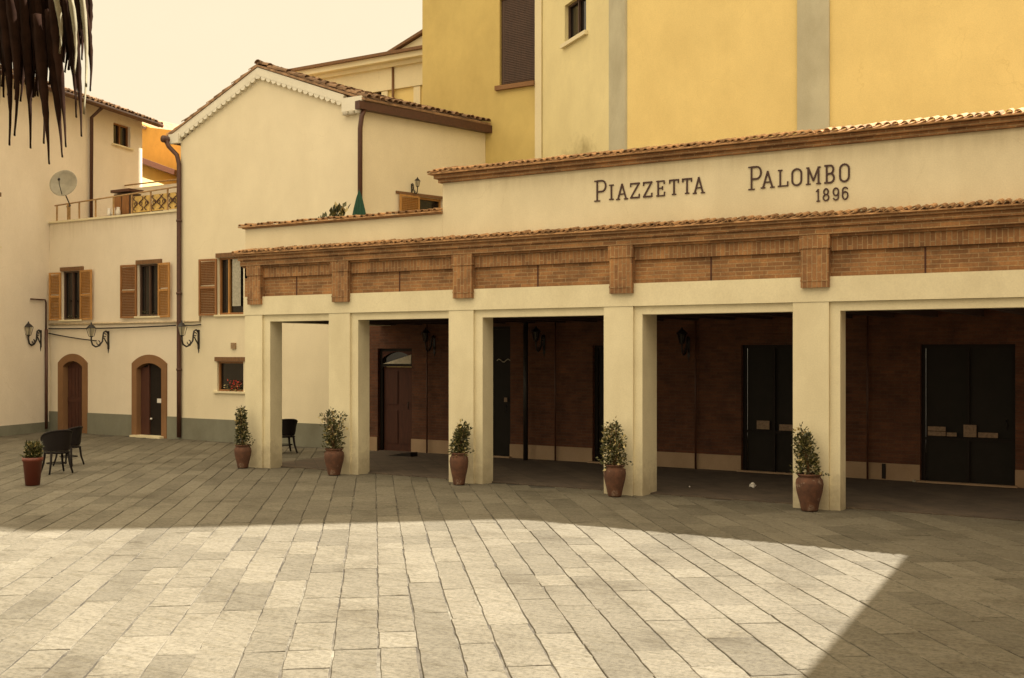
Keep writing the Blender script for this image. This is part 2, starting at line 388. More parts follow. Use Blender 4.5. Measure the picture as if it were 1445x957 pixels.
# ------------------------------------------------------------------ window / door helpers (all local: x along wall, y into the wall, z up)
def shutter_leaf(parent, M4, hx, z0, z1, w, side, ang, mat, name='shutter'):
    """louvred leaf hinged at (hx, wall face); side -1 opens to the left, ang degrees from flat on the wall"""
    a = math.radians(ang); d = Vector((side*math.cos(a), -math.sin(a), 0))
    n = Vector((-d.y, d.x, 0)) * (1 if side < 0 else -1)
    mm = Matrix(((d.x, n.x, 0, hx), (d.y, n.y, 0, -.035), (0,0,1,0), (0,0,0,1)))
    m = MB((M4 @ mm) if M4 else mm)
    fr = .055
    m.box(0, fr, -.02, .02, z0, z1); m.box(w-fr, w, -.02, .02, z0, z1)
    m.box(fr, w-fr, -.02, .02, z0, z0+fr); m.box(fr, w-fr, -.02, .02, z1-fr, z1)
    zm = (z0+z1)/2; m.box(fr, w-fr, -.02, .02, zm-.03, zm+.03)
    z = z0+fr+.01
    while z < z1-fr-.03:
        if not (zm-.06 < z < zm+.03):
            m.add([(fr,-.014,z),(w-fr,-.014,z),(w-fr,.014,z+.03),(fr,.014,z+.03),(fr,-.014,z+.008),(w-fr,-.014,z+.008),(w-fr,.014,z+.038),(fr,.014,z+.038)],
                  [(0,3,2,1),(4,5,6,7),(0,1,5,4),(1,2,6,5),(2,3,7,6),(3,0,4,7)])
        z += .045
    return m.build(name, mat, parent)
def window(parent, M4, x0, x1, z0, z1, mat_frame, lintel=True, depth=.06, sill=True, label=None, bars=1, curtain=None):
    m = MB(M4); f = .05
    m.box(x0, x0+f, depth, depth+.05, z0, z1); m.box(x1-f, x1, depth, depth+.05, z0, z1)
    m.box(x0+f, x1-f, depth, depth+.05, z0, z0+f); m.box(x0+f, x1-f, depth, depth+.05, z1-f, z1)
    for k in range(bars):
        c = x0 + (x1-x0)*(k+1)/(bars+1); m.box(c-.025, c+.025, depth-.01, depth+.05, z0+f, z1-f)
    w = m.build('window', mat_frame, parent)
    if label: w['label'] = label
    p = MB(M4); p.box(x0+.02, x1-.02, depth+.06, depth+.07, z0+.02, z1-.02); p.build('pane', M['glass'], w)
    if lintel:
        l = MB(M4); l.box(x0-.06, x1+.14, -.045, .03, z1+.004, z1+.12); l.build('lintel', M['lintel'], w)
    if sill:
        l = MB(M4); l.box(x0-.1, x1+.12, -.07, .1, z0-.05, z0-.003); l.build('sill', M['cream_trim'], w)
    if curtain:
        c = MB(M4); a, b2 = curtain; n = 16
        for k in range(n):
            xa = a+(b2-a)*k/n; xb = a+(b2-a)*(k+1)/n
            ya = depth-.02+.012*math.sin(k*2.1); yb = depth-.02+.012*math.sin((k+1)*2.1)
            c.add([(xa,ya,z0+.22),(xb,yb,z0+.22),(xb,yb,z1-.05),(xa,ya,z1-.05)], [(0,1,2,3)], True)
        c.build('curtain', M['curtain'], w)
    return w
def arch_pts(x0, x1, zs, rise, n=14):
    """segmental arch from (x0,zs) to (x1,zs)"""
    hw = (x1-x0)/2; R = (hw*hw + rise*rise)/(2*rise); cz = zs + rise - R; cx = (x0+x1)/2
    a0 = math.asin(hw/R)
    return [(cx + R*math.sin(-a0 + 2*a0*k/n), cz + R*math.cos(-a0 + 2*a0*k/n)) for k in range(n+1)]
def arched_door(parent, ox0, ox1, ix0, ix1, zo, ro, zi, ri, kind, glassy):
    """surround from outer arch to inner arch, door leaf set back"""
    y = B
    s = MB(); out = arch_pts(ox0, ox1, zo, ro); inn = arch_pts(ix0, ix1, zi, ri)
    out = [(ox0, 0)] + out + [(ox1, 0)]; inn = [(ix0, 0)] + inn + [(ix1, 0)]
    n = len(out); y0, y1 = y-.035, y+.22
    vs = [(x,y0,z) for x,z in out] + [(x,y0,z) for x,z in inn] + [(x,y1,z) for x,z in out] + [(x,y1,z) for x,z in inn]
    fs = []
    for k in range(n-1):
        fs += [(k, k+n, k+1+n, k+1), (k, k+1, k+1+2*n, k+2*n), (k+n, k+3*n, k+1+3*n, k+1+n)]
    s.add(vs, fs)
    d = thing_part('door', parent)
    sr = s.build('surround', M['trim'], d)
    lf = MB(); q = [(ix0+.01, 0.02)] + [(x, z) for x, z in arch_pts(ix0+.01, ix1-.01, zi, ri-.01)] + [(ix1-.01, 0.02)]
    lf.prism_y(list(reversed(q)), y+.14, y+.19)
    if not glassy:
        for k in range(5):
            a = ix0+.05+(ix1-ix0-.1)*k/5; lf.box(a+.01, a+(ix1-ix0-.1)/5-.01, y+.125, y+.145, .1, zi-.05)
        lf.box(ix0+.03, ix1-.03, y+.115, y+.126, .9, 1.05)
    return d, lf
def thing_part(name, parent):
    o = bpy.data.objects.new(name, None); COL.objects.link(o); o.parent = parent; o.empty_display_size = .1
    o.location = (0,0,0); return o

# ------------------------------------------------------------------ terraced house on the left (low block with terrace)
lh = thing('terrace_house', 'low pale house with two arched doors and a railed roof terrace', 'house', (-27.3, B, 0))
D1 = (-29.71, -28.36, -29.47, -28.58); D2 = (-26.39, -24.94, -26.18, -25.15)
W1 = (-29.54, -28.68, 3.38, 4.83); W2 = (-26.15, -25.29, 3.43, 4.90)
m = MB(); wall(m, -30.2, -24.4, -.1, 6.3, B, .35, [(D1[2]-.06, D1[3]+.06, -.1, 2.16), (D2[2]-.06, D2[3]+.06, -.1, 2.14), W1, W2])
m.build('wall', M['left'], lh)
c = MB(); c.box(-30.2, -24.43, B-.05, B+.45, 6.303, 6.36); c.build('coping', M['cream_trim'], lh)
tf = MB(); tf.box(-31.5, -24.5, B+.45, 13, 6.0, 6.1); tf.build('terrace_floor', M['terrace'], lh)
d = MB()
for a, b2 in ((-30.15, D1[0]), (D1[1], D2[0]), (D2[1], -24.40)):
    d = MB(); d.box(a+.002, b2-.002, B-.02, B+.01, -.05, .62); d.build('dado', M['dado'], lh)
dr, lf = arched_door(lh, *D1, 2.09, .27, 1.98, .16, 'w', False)
dr['label'] = 'brown plank door'
lf.build('leaf', M['door_wood'], dr)
hd = MB(); hd.tube([(-28.66,B+.09,1.0),(-28.66,B+.05,1.0),(-28.66,B+.05,1.1),(-28.66,B+.1,1.1)], .012); hd.build('handle', M['iron'], dr)
dr2, lf = arched_door(lh, *D2, 2.09, .25, 1.94, .16, 'g', True)
dr2['label'] = 'dark glazed door with white notice'
lf.build('leaf', M['dark_door'], dr2)
fr = MB(); fr.box(-26.16, -25.86, B+.11, B+.14, .05, 1.98); fr.box(-25.86, -25.80, B+.10, B+.14, .05, 2.05); fr.box(-25.24, -25.18, B+.10, B+.14, .05, 1.95); fr.build('frame', M['door_wood'], dr2)
nt_ = MB(); nt_.box(-25.46, -25.2, B+.085, B+.09, .98, 1.10); nt_.build('notice', M['white'], dr2)
hd = MB(); hd.lathe([(.0,-.03),(.03,-.02),(.035,0),(.03,.02),(0,.03)], (-25.72, B+.1, .52), 10); hd.build('handle', M['white'], dr2)
st = MB(); st.box(-26.3, -25.05, B-.18, B+.14, -.02, .055); st.build('step', M['cream_trim'], dr2)
I = Matrix.Translation((0, B, 0))
w1 = window(lh, I, *W1, M['brown_blind'], bars=1)
shutter_leaf(w1, I, -29.56, 3.36, 4.80, .44, -1, 12, M['shutter'])
shutter_leaf(w1, I, -28.66, 3.36, 4.83, .60, 1, 6, M['shutter'])
w2 = window(lh, I, *W2, M['brown_blind'], bars=1)
shutter_leaf(w2, I, -26.17, 3.38, 4.90, .63, -1, 5, M['shutter_dark'])
shutter_leaf(w2, I, -25.27, 3.38, 4.90, .55, 1, 8, M['shutter'])
def flowers(parent, cx, cz, wd, mat, name, n=40):
    m = MB()
    for _ in range(n):
        leafquad(m, Vector((cx+random.uniform(-wd,wd), B+.05+random.uniform(-.05,.03), cz+random.uniform(-.06,.08))), .035)
    return m.build(name, mat, parent)
def leafquad(m, p, s, d=None):
    d = (d or Vector((random.gauss(0,1), random.gauss(0,1), random.gauss(0,1)))).normalized()
    t = Vector((random.gauss(0,1), random.gauss(0,1), random.gauss(0,1)))
    b2 = d.cross(t).normalized(); n = d.cross(b2)
    g = min(1, max(0, random.random())); m.col = (g, random.random(), 0, 1)
    m.add([p, p+d*s*.5+b2*s*.32+n*s*.06, p+d*s*1.1, p+d*s*.5-b2*s*.32+n*s*.06], [(0,1,2,3)])
fb = flowers(w1, -29.1, 3.44, .25, M['leaf'], 'leaves')
fb = flowers(w2, -25.75, 3.50, .25, M['leaf'], 'leaves')

# ------------------------------------------------------------------ gabled house
gh = thing('gabled_house', 'tall cream gabled house with scalloped white verge behind the left end of the portico', 'house', (-21.2, B, 0))
W3 = (-22.94, -22.0, 3.42, 4.95); W4 = (-22.98, -22.0, 1.36, 2.16)
m = MB(); wall(m, -24.4, -18.0, -.1, 8.2, B, .35, [W3, W4])
m.prism_y([(-24.4, 8.2), (-18.0, 8.2), (-18.0, 8.60), (-21.39, 9.78), (-24.4, 8.22)], B, B+.35)
SD = Vector((.98, 4.1, 0)).normalized(); SM = frame_m((-18.0, B+.003, 0), SD)
m.M = SM; wall(m, 0.004, 4.3, 4.2, 8.60, 0, .3, [(1.86, 2.66, 4.35, 6.42)]); m.M = None
m.box(-24.4, -24.1, B+.36, 10.5, -.1, 8.2)
m.build('wall', M['house'], gh)
d = MB(); d.box(-24.40, -17.75, B-.02, B+.01, -.05, .60); d.build('dado', M['dado'], gh)
w3 = window(gh, I, *W3, M['shutter_dark'], bars=0, curtain=(-22.45, -22.15))
shutter_leaf(w3, I, -22.96, 3.40, 4.93, .62, -1, 6, M['shutter_dark'])
sh = MB(Matrix.Translation((0,B,0))); sh.box(-22.62,-22.57,.05,.16,3.45,4.9); sh.build('mullion', M['shutter'], w3)
w4 = window(gh, I, *W4, M['shutter_dark'], bars=0)
f2 = MB()
for _ in range(60): leafquad(f2, Vector((-22.3+random.gauss(0,.14), B+.03+random.uniform(-.05,.04), 1.52+random.uniform(-.08,.12))), .05)
f2.build('petals', M['red_flower'], w4)
f2 = MB()
for _ in range(90): leafquad(f2, Vector((-22.4+random.uniform(-.3,.3), B+.05+random.uniform(-.04,.04), 1.46+random.uniform(-.08,.1))), .06)
f2.build('foliage', M['leaf'], w4)
bx = MB(); bx.box(-22.42,-22.26,B-.05,B+.01,2.50,2.66); bx.build('meter_box', M['meter'], gh)
# roof: two slopes of old tiles on a deck; ridge runs back
PK = Vector((-21.39, B-.12, 9.93)); LE = Vector((-24.9, B-.12, 8.40)); RE = Vector((-17.75, B-.12, 8.62))
back = Vector((.98*.6, 4.1*1.0, 0)); 
rf = MB()
def slab(mb, a, b2, c2, d2, t):
    n = (Vector(b2)-Vector(a)).cross(Vector(d2)-Vector(a)).normalized()
    if n.z < 0: n = -n
    vs = [Vector(p) for p in (a,b2,c2,d2)]; vs += [p - n*t for p in vs]
    mb.add(vs, [(0,1,2,3),(7,6,5,4),(0,4,5,1),(1,5,6,2),(2,6,7,3),(3,7,4,0)])
dirb = Vector((.22, 1, 0)).normalized()
PB = PK+dirb*4.3-Vector((0,0,.40))
slab(rf, PK, RE, RE+dirb*4.3, PB, .05)
slab(rf, LE, PK, PB, LE+dirb*4.3, .05)
roof = rf.build('roof', M['old_tile'], gh)
tl = MB()
L1 = (PK-RE).length; tiles(tl, RE+Vector((0,0.02,.0)), dirb, (PK-RE), 21, 11, .205, L1/11, .09, 1.3, W2=PB-(RE+dirb*4.3))
L2 = (PK-LE).length; tiles(tl, LE+Vector((0,0.02,.0)), dirb, (PK-LE), 21, 11, .205, L2/11, .09, 1.0, W2=PB-(LE+dirb*4.3))
tiles(tl, PK+Vector((-.09,0,-.0)), Vector((1,0,0)), (PB-PK), 1, 12, .2, .36, .11, .5)
tl.build('roof_tiles', M['old_tile'], roof)
# scalloped verge: white band under the rake with small round drops
def verge(p, q, y, parent):
    m = MB(); p, q = Vector(p), Vector(q); d = (q-p); L = d.length; d.normalize(); n = Vector((-d.z,0,d.x))
    if n.z > 0: n = -n
    h = .20
    m.add([p+n*.0, q+n*.0, q+n*h, p+n*h] + [v+Vector((0,.12,0)) for v in (p, q, q+n*h, p+n*h)],
          [(0,1,2,3),(3,2,1,0),(3,2,6,7),(0,1,5,4),(0,3,7,4),(1,2,6,5)])
    k = int(L/.19)
    for i in range(k):
        cpt = p + d*((i+.5)*L/k) + n*h
        vs = []
        for yy in (.0, .12):
            vs += [cpt+Vector((0,yy,0)) + d*math.cos(a)*.088 + n*(math.sin(a)*.085-.005) for a in [math.pi*t/6 for t in range(7)]]
        m.add(vs, [tuple(range(7))] + [(t, t+1, t+8, t+7) for t in range(6)])
    return m.build('verge', M['verge'], parent)
verge((-24.75, B-.10, 8.40), (-21.39, B-.10, 9.86), B, gh)
verge((-21.39, B-.101, 9.86), (-18.45, B-.101, 8.79), B, gh)
cb = MB(); cb.box(-18.50, -17.86, B-.13, B-.005, 8.36, 8.70)
for k in range(3): cb.lathe([(0,-.0),(.09,.0),(.09,.1)], (-18.40+k*.2, B-.07, 8.28), 10)
cb.build('corbel', M['verge'], gh)
cb = MB(); cb.box(-24.75, -24.36, B-.13, B-.005, 8.18, 8.44); cb.build('corbel', M['verge'], gh)
# gutters and downpipes
gt = MB(SM); gt.box(-.2, 4.35, -.22, -.04, 8.36, 8.56); gt.build('gutter', M['gutter'], gh)
gt = MB(); gt.tube([(-24.78, B-.3, 8.30), (-24.72, B+5, 8.30)], .10, 10); gt.build('gutter', M['gutter'], gh)
dp = MB(); dp.tube([(-24.74,B-.22,8.26),(-24.70,B-.16,8.1),(-24.45,B-.09,7.85),(-24.38,B-.08,7.6),(-24.38,B-.08,2.0),(-24.38,B-.08,.06)], .062, 10)
for z in (1.9, 4.0, 6.0): dp.tube([(-24.38,B-.08,z),(-24.38,B-.08,z+.06)], .078, 10)
dp.build('downpipe', M['gutter'], gh)
dp = MB(); dp.tube([(-17.86,B-.02,8.38),(-17.88,B-.10,8.2),(-17.93,B-.10,7.9),(-17.95,B-.08,4.3)], .06, 10); dp.build('downpipe', M['gutter'], gh)
# terrace door in the side wall
sw = window(gh, SM, 1.86, 2.66, 4.35, 6.42, M['shutter'], lintel=False, sill=False, bars=0)
shutter_leaf(sw, SM, 1.85, 4.4, 6.42, .68, -1, 4, M['shutter'])
shutter_leaf(sw, SM, 2.67, 4.4, 6.42, .5, 1, 60, M['shutter_dark'])
l = MB(SM); l.box(1.1, 2.75, -.03, .0, 6.43, 6.50); l.build('lintel', M['lintel'], sw)

# ------------------------------------------------------------------ cables and ducts along the left walls
def cable(name, pts, r, mat, label, group=None):
    m = MB(); m.tube(pts, r, 6); p = Vector(pts[0])
    return tag(m.build(name, mat, None, loc=p), label, 'cable', group)
def sag(a, b2, s, n=14):
    a, b2 = Vector(a), Vector(b2)
    return [a.lerp(b2, k/n) - Vector((0,0,s*4*(k/n)*(1-k/n))) for k in range(n+1)]
cable('wall_cable', sag((-30.1,B-.06,3.12), (-24.5,B-.09,3.15), .03), .022, M['cable'], 'black cable strung along the low house just under its two shuttered windows')
cable('wall_cable', sag((-24.2,B-.06,3.15), (-23.55,B-.06,3.16), .01), .02, M['cable'], 'short black cable stub between the brown downpipe and the right wall lantern')
cable('wall_cable', sag((-30.1,B-.06,2.98), (-27.9,B-.06,2.74), .02), .018, M['cable'], 'lower black cable sloping down to the lantern between the two arched doors')
cable('wall_duct', [(-30.1,B-.03,3.25), (-24.5,B-.03,3.25)], .035, M['duct'], 'cream conduit running along the low house above the black cable')
cable('wall_duct', [(-24.25,B-.03,3.25), (-23.62,B-.03,3.25), (-23.62,B-.03,4.88)], .028, M['duct'], 'cream conduit bending upward beside the left shutter of the gabled house')

# ------------------------------------------------------------------ tall house at the far left
LD = Vector((-.2807, .9598, 0)); LM = frame_m((-30.15, B, 0), LD)
th_ = thing('tall_house', 'tall pale house at the left edge with tiled eave and one small window', 'house', (-30.15, B, 0))
m = MB(LM); wall(m, -7.5, 3.0, -.1, 10.36, 0, .4, [])
wall(m, 3.0, 4.8, 7.95, 10.36, 0, .4, [(3.18, 4.12, 9.30, 10.02)])
m.prism_y([(3.0, 6.1), (3.35, 6.1), (4.8, 7.95), (3.0, 7.95)], 0, .4)
m.box(-7.5, 4.8, 4, 4.3, 0, 10.2); m.box(-7.5,-7.2,.4,4,0,10.2); m.box(4.5,4.8,.4,4,7.95,10.2)
m.build('wall', M['tall'], th_)
window(th_, LM, 3.18, 4.12, 9.30, 10.02, M['shutter_dark'], lintel=False, depth=.1, bars=1)
rf = MB(LM); slab(rf, (-7.8,-.45,10.26), (5.2,-.45,10.26), (5.2,2.3,11.3), (-7.8,2.3,11.3), .08); slab(rf, (-7.8,2.3,11.3), (5.2,2.3,11.3), (5.2,4.8,10.26), (-7.8,4.8,10.26), .08)
roof = rf.build('roof', M['lintel'], th_)
tl = MB()
O = LM @ Vector((-7.7,-.47,10.28)); Wd = (LM.to_3x3() @ Vector((0,2.75,1.04))).normalized()
tiles(tl, O, LD, Wd, 62, 8, .21, .36, .09, 1.6)
tl.build('roof_tiles', M['old_tile'], roof)
gt = MB(LM); gt.tube([(-7.7,-.52,10.24),(5.2,-.52,10.24)], .07, 8); gt.build('gutter', M['gutter'], th_)
dp = MB(LM); dp.tube([(1.9,-.5,10.2),(1.9,-.1,9.9),(1.9,-.08,6.4)], .055, 8); dp.build('downpipe', M['gutter'], th_)
dp = MB(LM); dp.tube([(-.22,-.06,3.1),(-.22,-.06,.1)], .045, 8); dp.tube([(-.9,-.05,3.98),(-.26,-.05,3.98),(-.22,-.05,3.9),(-.22,-.05,3.1)], .025, 6); dp.build('wall_pipe', M['gutter'], th_)
dd = MB(LM); dd.box(-7.4,-.03,-.02,.01,-.05,.3); dd.build('dado', M['dado'], th_)
for wx0 in (-3.4,): 
    window(th_, LM @ Matrix.Translation((0,-.2,0)), wx0, wx0+.9, 5.4, 6.8, M['shutter_dark'], bars=1)

# terrace railing
rl = thing('terrace_railing', 'rusty iron railing with scrollwork panels along the roof terrace of the low house', 'railing', (-27.3, B+.2, 6.36))
ry = B+.15
m = MB(); m.tube([(-30.1,ry,6.86),(-24.45,ry,7.03)], .022, 6); m.build('rail', M['rail'], rl)
for x in (-30.0, -29.44, -28.95, -28.2, -27.4, -26.6, -25.8, -25.1, -24.5):
    m = MB(); m.box(x-(.06 if x==-29.44 else .018), x+(.06 if x==-29.44 else .018), ry-.02, ry+.02, 6.36, 6.86+(x+30.1)*.03); m.build('post', M['rail'], rl)
for a, b2 in ((-26.55,-25.85), (-25.75,-25.15), (-25.05,-24.55)):
    m = MB(); m.box(a, b2, ry+.01, ry+.02, 6.42, 6.88); p = m.build('panel', M['panel'], rl)
    s = MB()
    for k in range(3):
        cx = a+(b2-a)*(k+.5)/3
        pts = [(cx+.09*math.sin(t*.9)*(1 if k%2 else -1), ry-.012, 6.46+.4*t/10) for t in range(11)]
        s.tube(pts, .014, 5)
        s.tube([(cx+.05*math.cos(t*.7), ry-.014, 6.66+.05*math.sin(t*.7)) for t in range(10)], .011, 5)
    s.build('scroll', M['gutter'], p)
# dish
dc = at(91, 260, B-.25)
ds = thing('satellite_dish', 'round grey satellite dish on a bracket above the terrace corner', 'satellite dish', tuple(dc))
aim = Vector((.50,-.86,.28)).normalized(); q = aim.to_track_quat('Z','Y').to_matrix().to_4x4(); q.translation = dc
m = MB(q); prof = [(r*.41, .09*r*r) for r in [k/8 for k in range(9)]]
m.lathe(prof + [(.415,.085),(.40,.07)] + [(r*.40, .09*r*r-.012) for r in [k/8 for k in range(7,-1,-1)]], (0,0,0), 30); m.build('reflector', M['dish'], ds)
m = MB(q); m.tube([(0,-.36,.08),(0,-.15,.33),(0,-.02,.38)], .012, 6); m.tube([(-.02,-.02,.36),(.02,-.02,.42)], .035, 8); m.build('feed_arm', M['iron'], ds)
m = MB(); m.tube([dc-aim*.02, dc-aim*.1+Vector((0,0,-.3)), Vector((dc.x-.2,B+.1,6.8)), Vector((dc.x-.5,B+.2,6.8))], .02, 6); m.build('bracket', M['iron'], ds)
# cabinet and crate on the terrace
cp = at(176, 285, B+.8)
cbt = thing('terrace_cabinet', 'small brown wooden cabinet behind the terrace railing', 'cabinet', (cp.x, B+.8, 6.1))
m = MB(); m.box(cp.x-.36, cp.x+.36, B+.7, B+1.1, 6.1, 7.12); m.build('body', M['brown_blind'], cbt)
m = MB(); m.box(cp.x-.42, cp.x+.42, B+.62, B+1.15, 7.16, 7.24); m.build('top', M['gutter'], cbt)
for k in (-1,1):
    m = MB(); m.box(cp.x+k*.17-.15, cp.x+k*.17+.15, B+.68, B+.699, 6.15, 7.05); m.build('door', M['shutter_dark'], cbt)
for k in range(3):
    px = cp.x-.22+k*.2; m = MB(); m.lathe([(0,0),(.05,0),(.07,.08),(.06,.16),(.045,.22),(.05,.25),(0,.25)], (px, B+.42, 6.42), 12)
    tag(m.build('white_jug', M['white'], None, loc=(px,B+.42,6.42)), ['white jug left of two others in front of the brown terrace cabinet','middle white jug in front of the brown terrace cabinet','white jug right of two others in front of the brown terrace cabinet'][k], 'jug', 'jugs on the terrace')
m = MB(); m.box(cp.x-.4, cp.x+.4, B+.3, B+.55, 6.38, 6.42)
tag(m.build('shelf', M['terrace'], None, loc=(cp.x,B+.4,6.38)), 'low shelf carrying three white jugs on the terrace', 'shelf')
kp = at(205, 292, B+.6); m = MB()
for k in range(5): m.box(kp.x-.36+k*.17, kp.x-.30+k*.17, B+.5, B+.53, 6.12, 6.68)
for k in range(4): m.box(kp.x-.38, kp.x+.42, B+.534, B+.56, 6.14+k*.15, 6.20+k*.15)
m.box(kp.x-.38, kp.x+.42, B+.565, B+.9, 6.12, 6.66)
tag(m.build('slatted_crate', M['brown_blind'], None, loc=(kp.x,B+.5,6.1)), 'dark slatted crate behind the terrace railing right of the cabinet', 'crate')

# lean-to and orange house behind the terrace
a0 = at(190, 222, 9.4); ld = Vector((-.407,.913,0)).normalized(); TM = frame_m((a0.x, a0.y, 0), ld)
lt = thing('lean_to', 'yellow lean-to with a thick brown eave behind the roof terrace', 'outbuilding', (a0.x, a0.y, 6.1))
m = MB(TM); m.box(-.1, 9, .25, .5, 6.1, a0.z); m.build('wall', M['yellow'], lt)
m = MB(TM); m.box(-.05, 9, -.05, .02, a0.z-.14, a0.z+.06); m.build('fascia', M['gutter'], lt)
m = MB(TM); slab(m, (-.1,-.04,a0.z+.07),(9,-.04,a0.z+.07),(9,2.5,a0.z+.75),(-.1,2.5,a0.z+.75),.08); m.build('roof', M['old_tile'], lt)
oh = thing('orange_house', 'orange plastered house wall seen between the tall house and the gabled house', 'house', (-34, 13, 0))
z1 = at(212,180,13).z; m = MB(); m.prism_y([(-38,0),(-31,0),(-31,z1-.9),(at(212,180,13).x, z1),(-38,z1+.9)], 13, 13.4); m.build('wall', M['orange'], oh)
m = MB(); slab(m, (-38.2,12.9,z1+1.0),(at(212,180,13).x-.2,12.9,z1+.04),(at(212,180,13).x-.2,17,z1+.04),(-38.2,17,z1+1.0),.1); m.build('roof', M['old_tile'], oh)
bw = thing('terrace_back_wall', 'low cream wall with thin pipe under the lean-to behind the railing', 'wall', (-29,8,6.1))
m = MB(); m.box(-31.6,-24.6,8.2,8.4,6.1,at(220,262,8.2).z); m.build('wall', M['left'], bw)
m = MB(); m.tube([(-31.6,8.15,at(190,262,8.2).z+.03),(-24.6,8.15,at(250,254,8.2).z)], .025, 6); m.build('pipe', M['rail'], bw)

# ------------------------------------------------------------------ far building with deep cornice
fb_ = thing('far_house', 'distant yellow and cream house with broad cornice and brown window behind the gabled roof', 'house', (-27,16,0))
zt = 13.25; yb = 16
m = MB(); wall(m, -31.7, -20, 0, zt-.35, yb, .5, [(-27.36,-26.5,10.9,12.50)]); m.build('wall', M['yellow'], fb_)
m = MB(); m.box(-31.7,-20,yb-.10,yb,zt-1.15,zt-.35); m.box(-31.8,-20,yb-.25,yb-.001,zt-.35,zt-.2); m.box(-31.9,-20,yb-.5,yb+.5,zt-.197,zt); m.build('cornice', M['cream_trim'], fb_)
m = MB(); m.box(-27.6,-27.37,yb-.06,yb-.001,8,zt-1.16); m.box(-26.49,-26.2,yb-.06,yb-.001,8,zt-1.16); m.box(-25.0,-24.7,yb-.06,yb-.001,8,zt-1.16); m.build('pilaster_strip', M['cream_trim'], fb_)
m = MB(); m.tube([(-25.9,yb-.12,zt-.2),(-25.9,yb-.12,8)], .05, 6); m.build('downpipe', M['lintel'], fb_)
window(fb_, Matrix.Translation((0,yb,0)), -27.36,-26.5,10.9,12.5, M['brown_blind'], lintel=False, sill=False)
m = MB(); m.box(-32,-20,yb-.62,yb+.6,zt+.003,zt+.11); m.build('roof', M['lintel'], fb_)
m = MB(); g0 = at(556, 82, yb-.3); m.prism_y([(g0.x, zt+.11), (g0.x+8, zt+.11), (g0.x+4, zt+1.5)], yb-.3, yb+6); m.build('gable', M['cream_trim'], fb_)
m = MB(); slab(m, (g0.x-.35,yb-.45,zt+.12),(g0.x-.35,yb+6,zt+.12),(g0.x+4,yb+6,zt+1.66),(g0.x+4,yb-.45,zt+1.66),.1); m.build('gable_roof', M['lintel'], fb_)

# ------------------------------------------------------------------ yellow palazzo behind the portico
pz = thing('yellow_palazzo', 'large yellow palace with grey pilasters rising behind the portico', 'palace', (-11,7,0))
OD = Vector((.806,-.592,0)); OM = frame_m((-15.22, 8.6, 0), OD)
TOP = 25.0
m = MB(); wall(m, -19.15, -15.22, 3.9, TOP, 8.6, .4, [(-16.56,-15.36,9.62,11.95)]); m.box(-19.15,-18.8,9.0,20,3.9,TOP); m.box(-19.15,-15.22,8.6,20,TOP+.004,31); m.build('wall', M['yellow_old'], pz)  # deep side wall and block above TOP added out of view to shade tall_house
p3 = Vector((-15.22,8.6,0)) + OD*4.85; PY = p3.y
m = MB(OM); wall(m, .006, 4.85, 3.9, TOP, 0, .4, [(1.44,2.7,10.20,11.15)]); m.build('wall', M['palazzo_pale'], pz)
m = MB(); wall(m, p3.x+.004, 1.5, 3.9, TOP, PY, .4, []); m.build('wall', M['yellow'], pz)
m = MB(); m.box(-15.42,-15.22,8.55,8.598,3.9,TOP); m.build('corner_strip', M['cream_trim'], pz)
m = MB(OM); m.box(4.02,4.83,-.05,-.002,3.9,TOP); m.build('pilaster', M['pilaster'], pz)
a1, b1 = at(1125,100,PY-.05), at(1170,100,PY-.05)
m = MB(); m.box(a1.x,b1.x,PY-.06,PY-.002,3.9,TOP); m.build('pilaster', M['pilaster'], pz)
wd = window(pz, Matrix.Translation((0,8.6,0)), -16.56,-15.36,9.62,11.95, M['brown_blind'], lintel=False, sill=False, depth=.1, bars=0)
m = MB(); m.box(-16.5,-15.42,8.66,8.70,9.66,11.9)
for k in range(48): m.box(-16.46,-15.46,8.64,8.66,9.70+k*.046,9.73+k*.046)
m.build('roller_blind', M['brown_blind'], wd)
m = MB(); m.box(-16.66,-15.43,8.50,8.599,9.48,9.60); m.build('sill', M['trim'], wd)
wd = window(pz, OM, 1.44,2.7,10.20,11.15, M['brown_blind'], lintel=False, sill=False, depth=.1, bars=1)
m = MB(OM); m.box(1.36,2.8,-.09,-.002,10.08,10.18); m.build('sill', M['cream_trim'], wd)
m = MB(); m.prism_z([(-15.21,8.65),(p3.x,PY-.05),(1.55,PY-.05),(1.55,16),(-15.21,16)],TOP+.003,TOP+.2); m.build('roof', M['old_tile'], pz)
m = MB(); m.box(-15.4,1.5,15.6,16,3.9,TOP); m.box(1.2,1.5,PY+.4,15.6,0,TOP); m.build('rear_wall', M['yellow_old'], pz)

# ------------------------------------------------------------------ portico
pt = thing('portico', 'cream arcade of square piers with brick frieze and tiled parapet across the piazza', 'arcade', (-9,0,0))
PIER = [(-17.39,-16.90,-16.72,.40), (-15.08,-14.54,-14.37,.40), (-12.16,-11.61,-11.44,.40), (-8.93,-8.38,-8.23,.62), (-5.64,-5.08,-4.92,.34), (-2.28,-1.72,-1.56,.34)]
XR = 0.55
for (a, b2, c2, dp_) in PIER:
    m = MB(); m.prism_z([(a,0),(b2,0),(b2,.05),(c2,.05),(c2,dp_),(a,dp_)], -.05, 3.187)
    m.build('pier', M['portico'], pt)
    l_, r_ = a+.15, b2+.02
    m = MB(); m.box(l_, r_, -.085, .1, 3.405, 4.0); m.box(l_-.02, r_+.02, -.10, .1, 4.003, 4.205); m.box(l_-.004, r_+.004, -.093, .1, 3.50, 3.53); 
    m.build('bracket', M['brick_solid'], pt)
m = MB()
prev = None
for (a, b2, c2, dp_) in PIER:
    if prev is not None: m.box(prev+.001, a-.001, .05, .34, 3.05, 3.187)
    prev = c2
m.box(prev+.001, XR, .05, .34, 3.05, 3.187)
m.build('inner_lintel', M['portico'], pt)
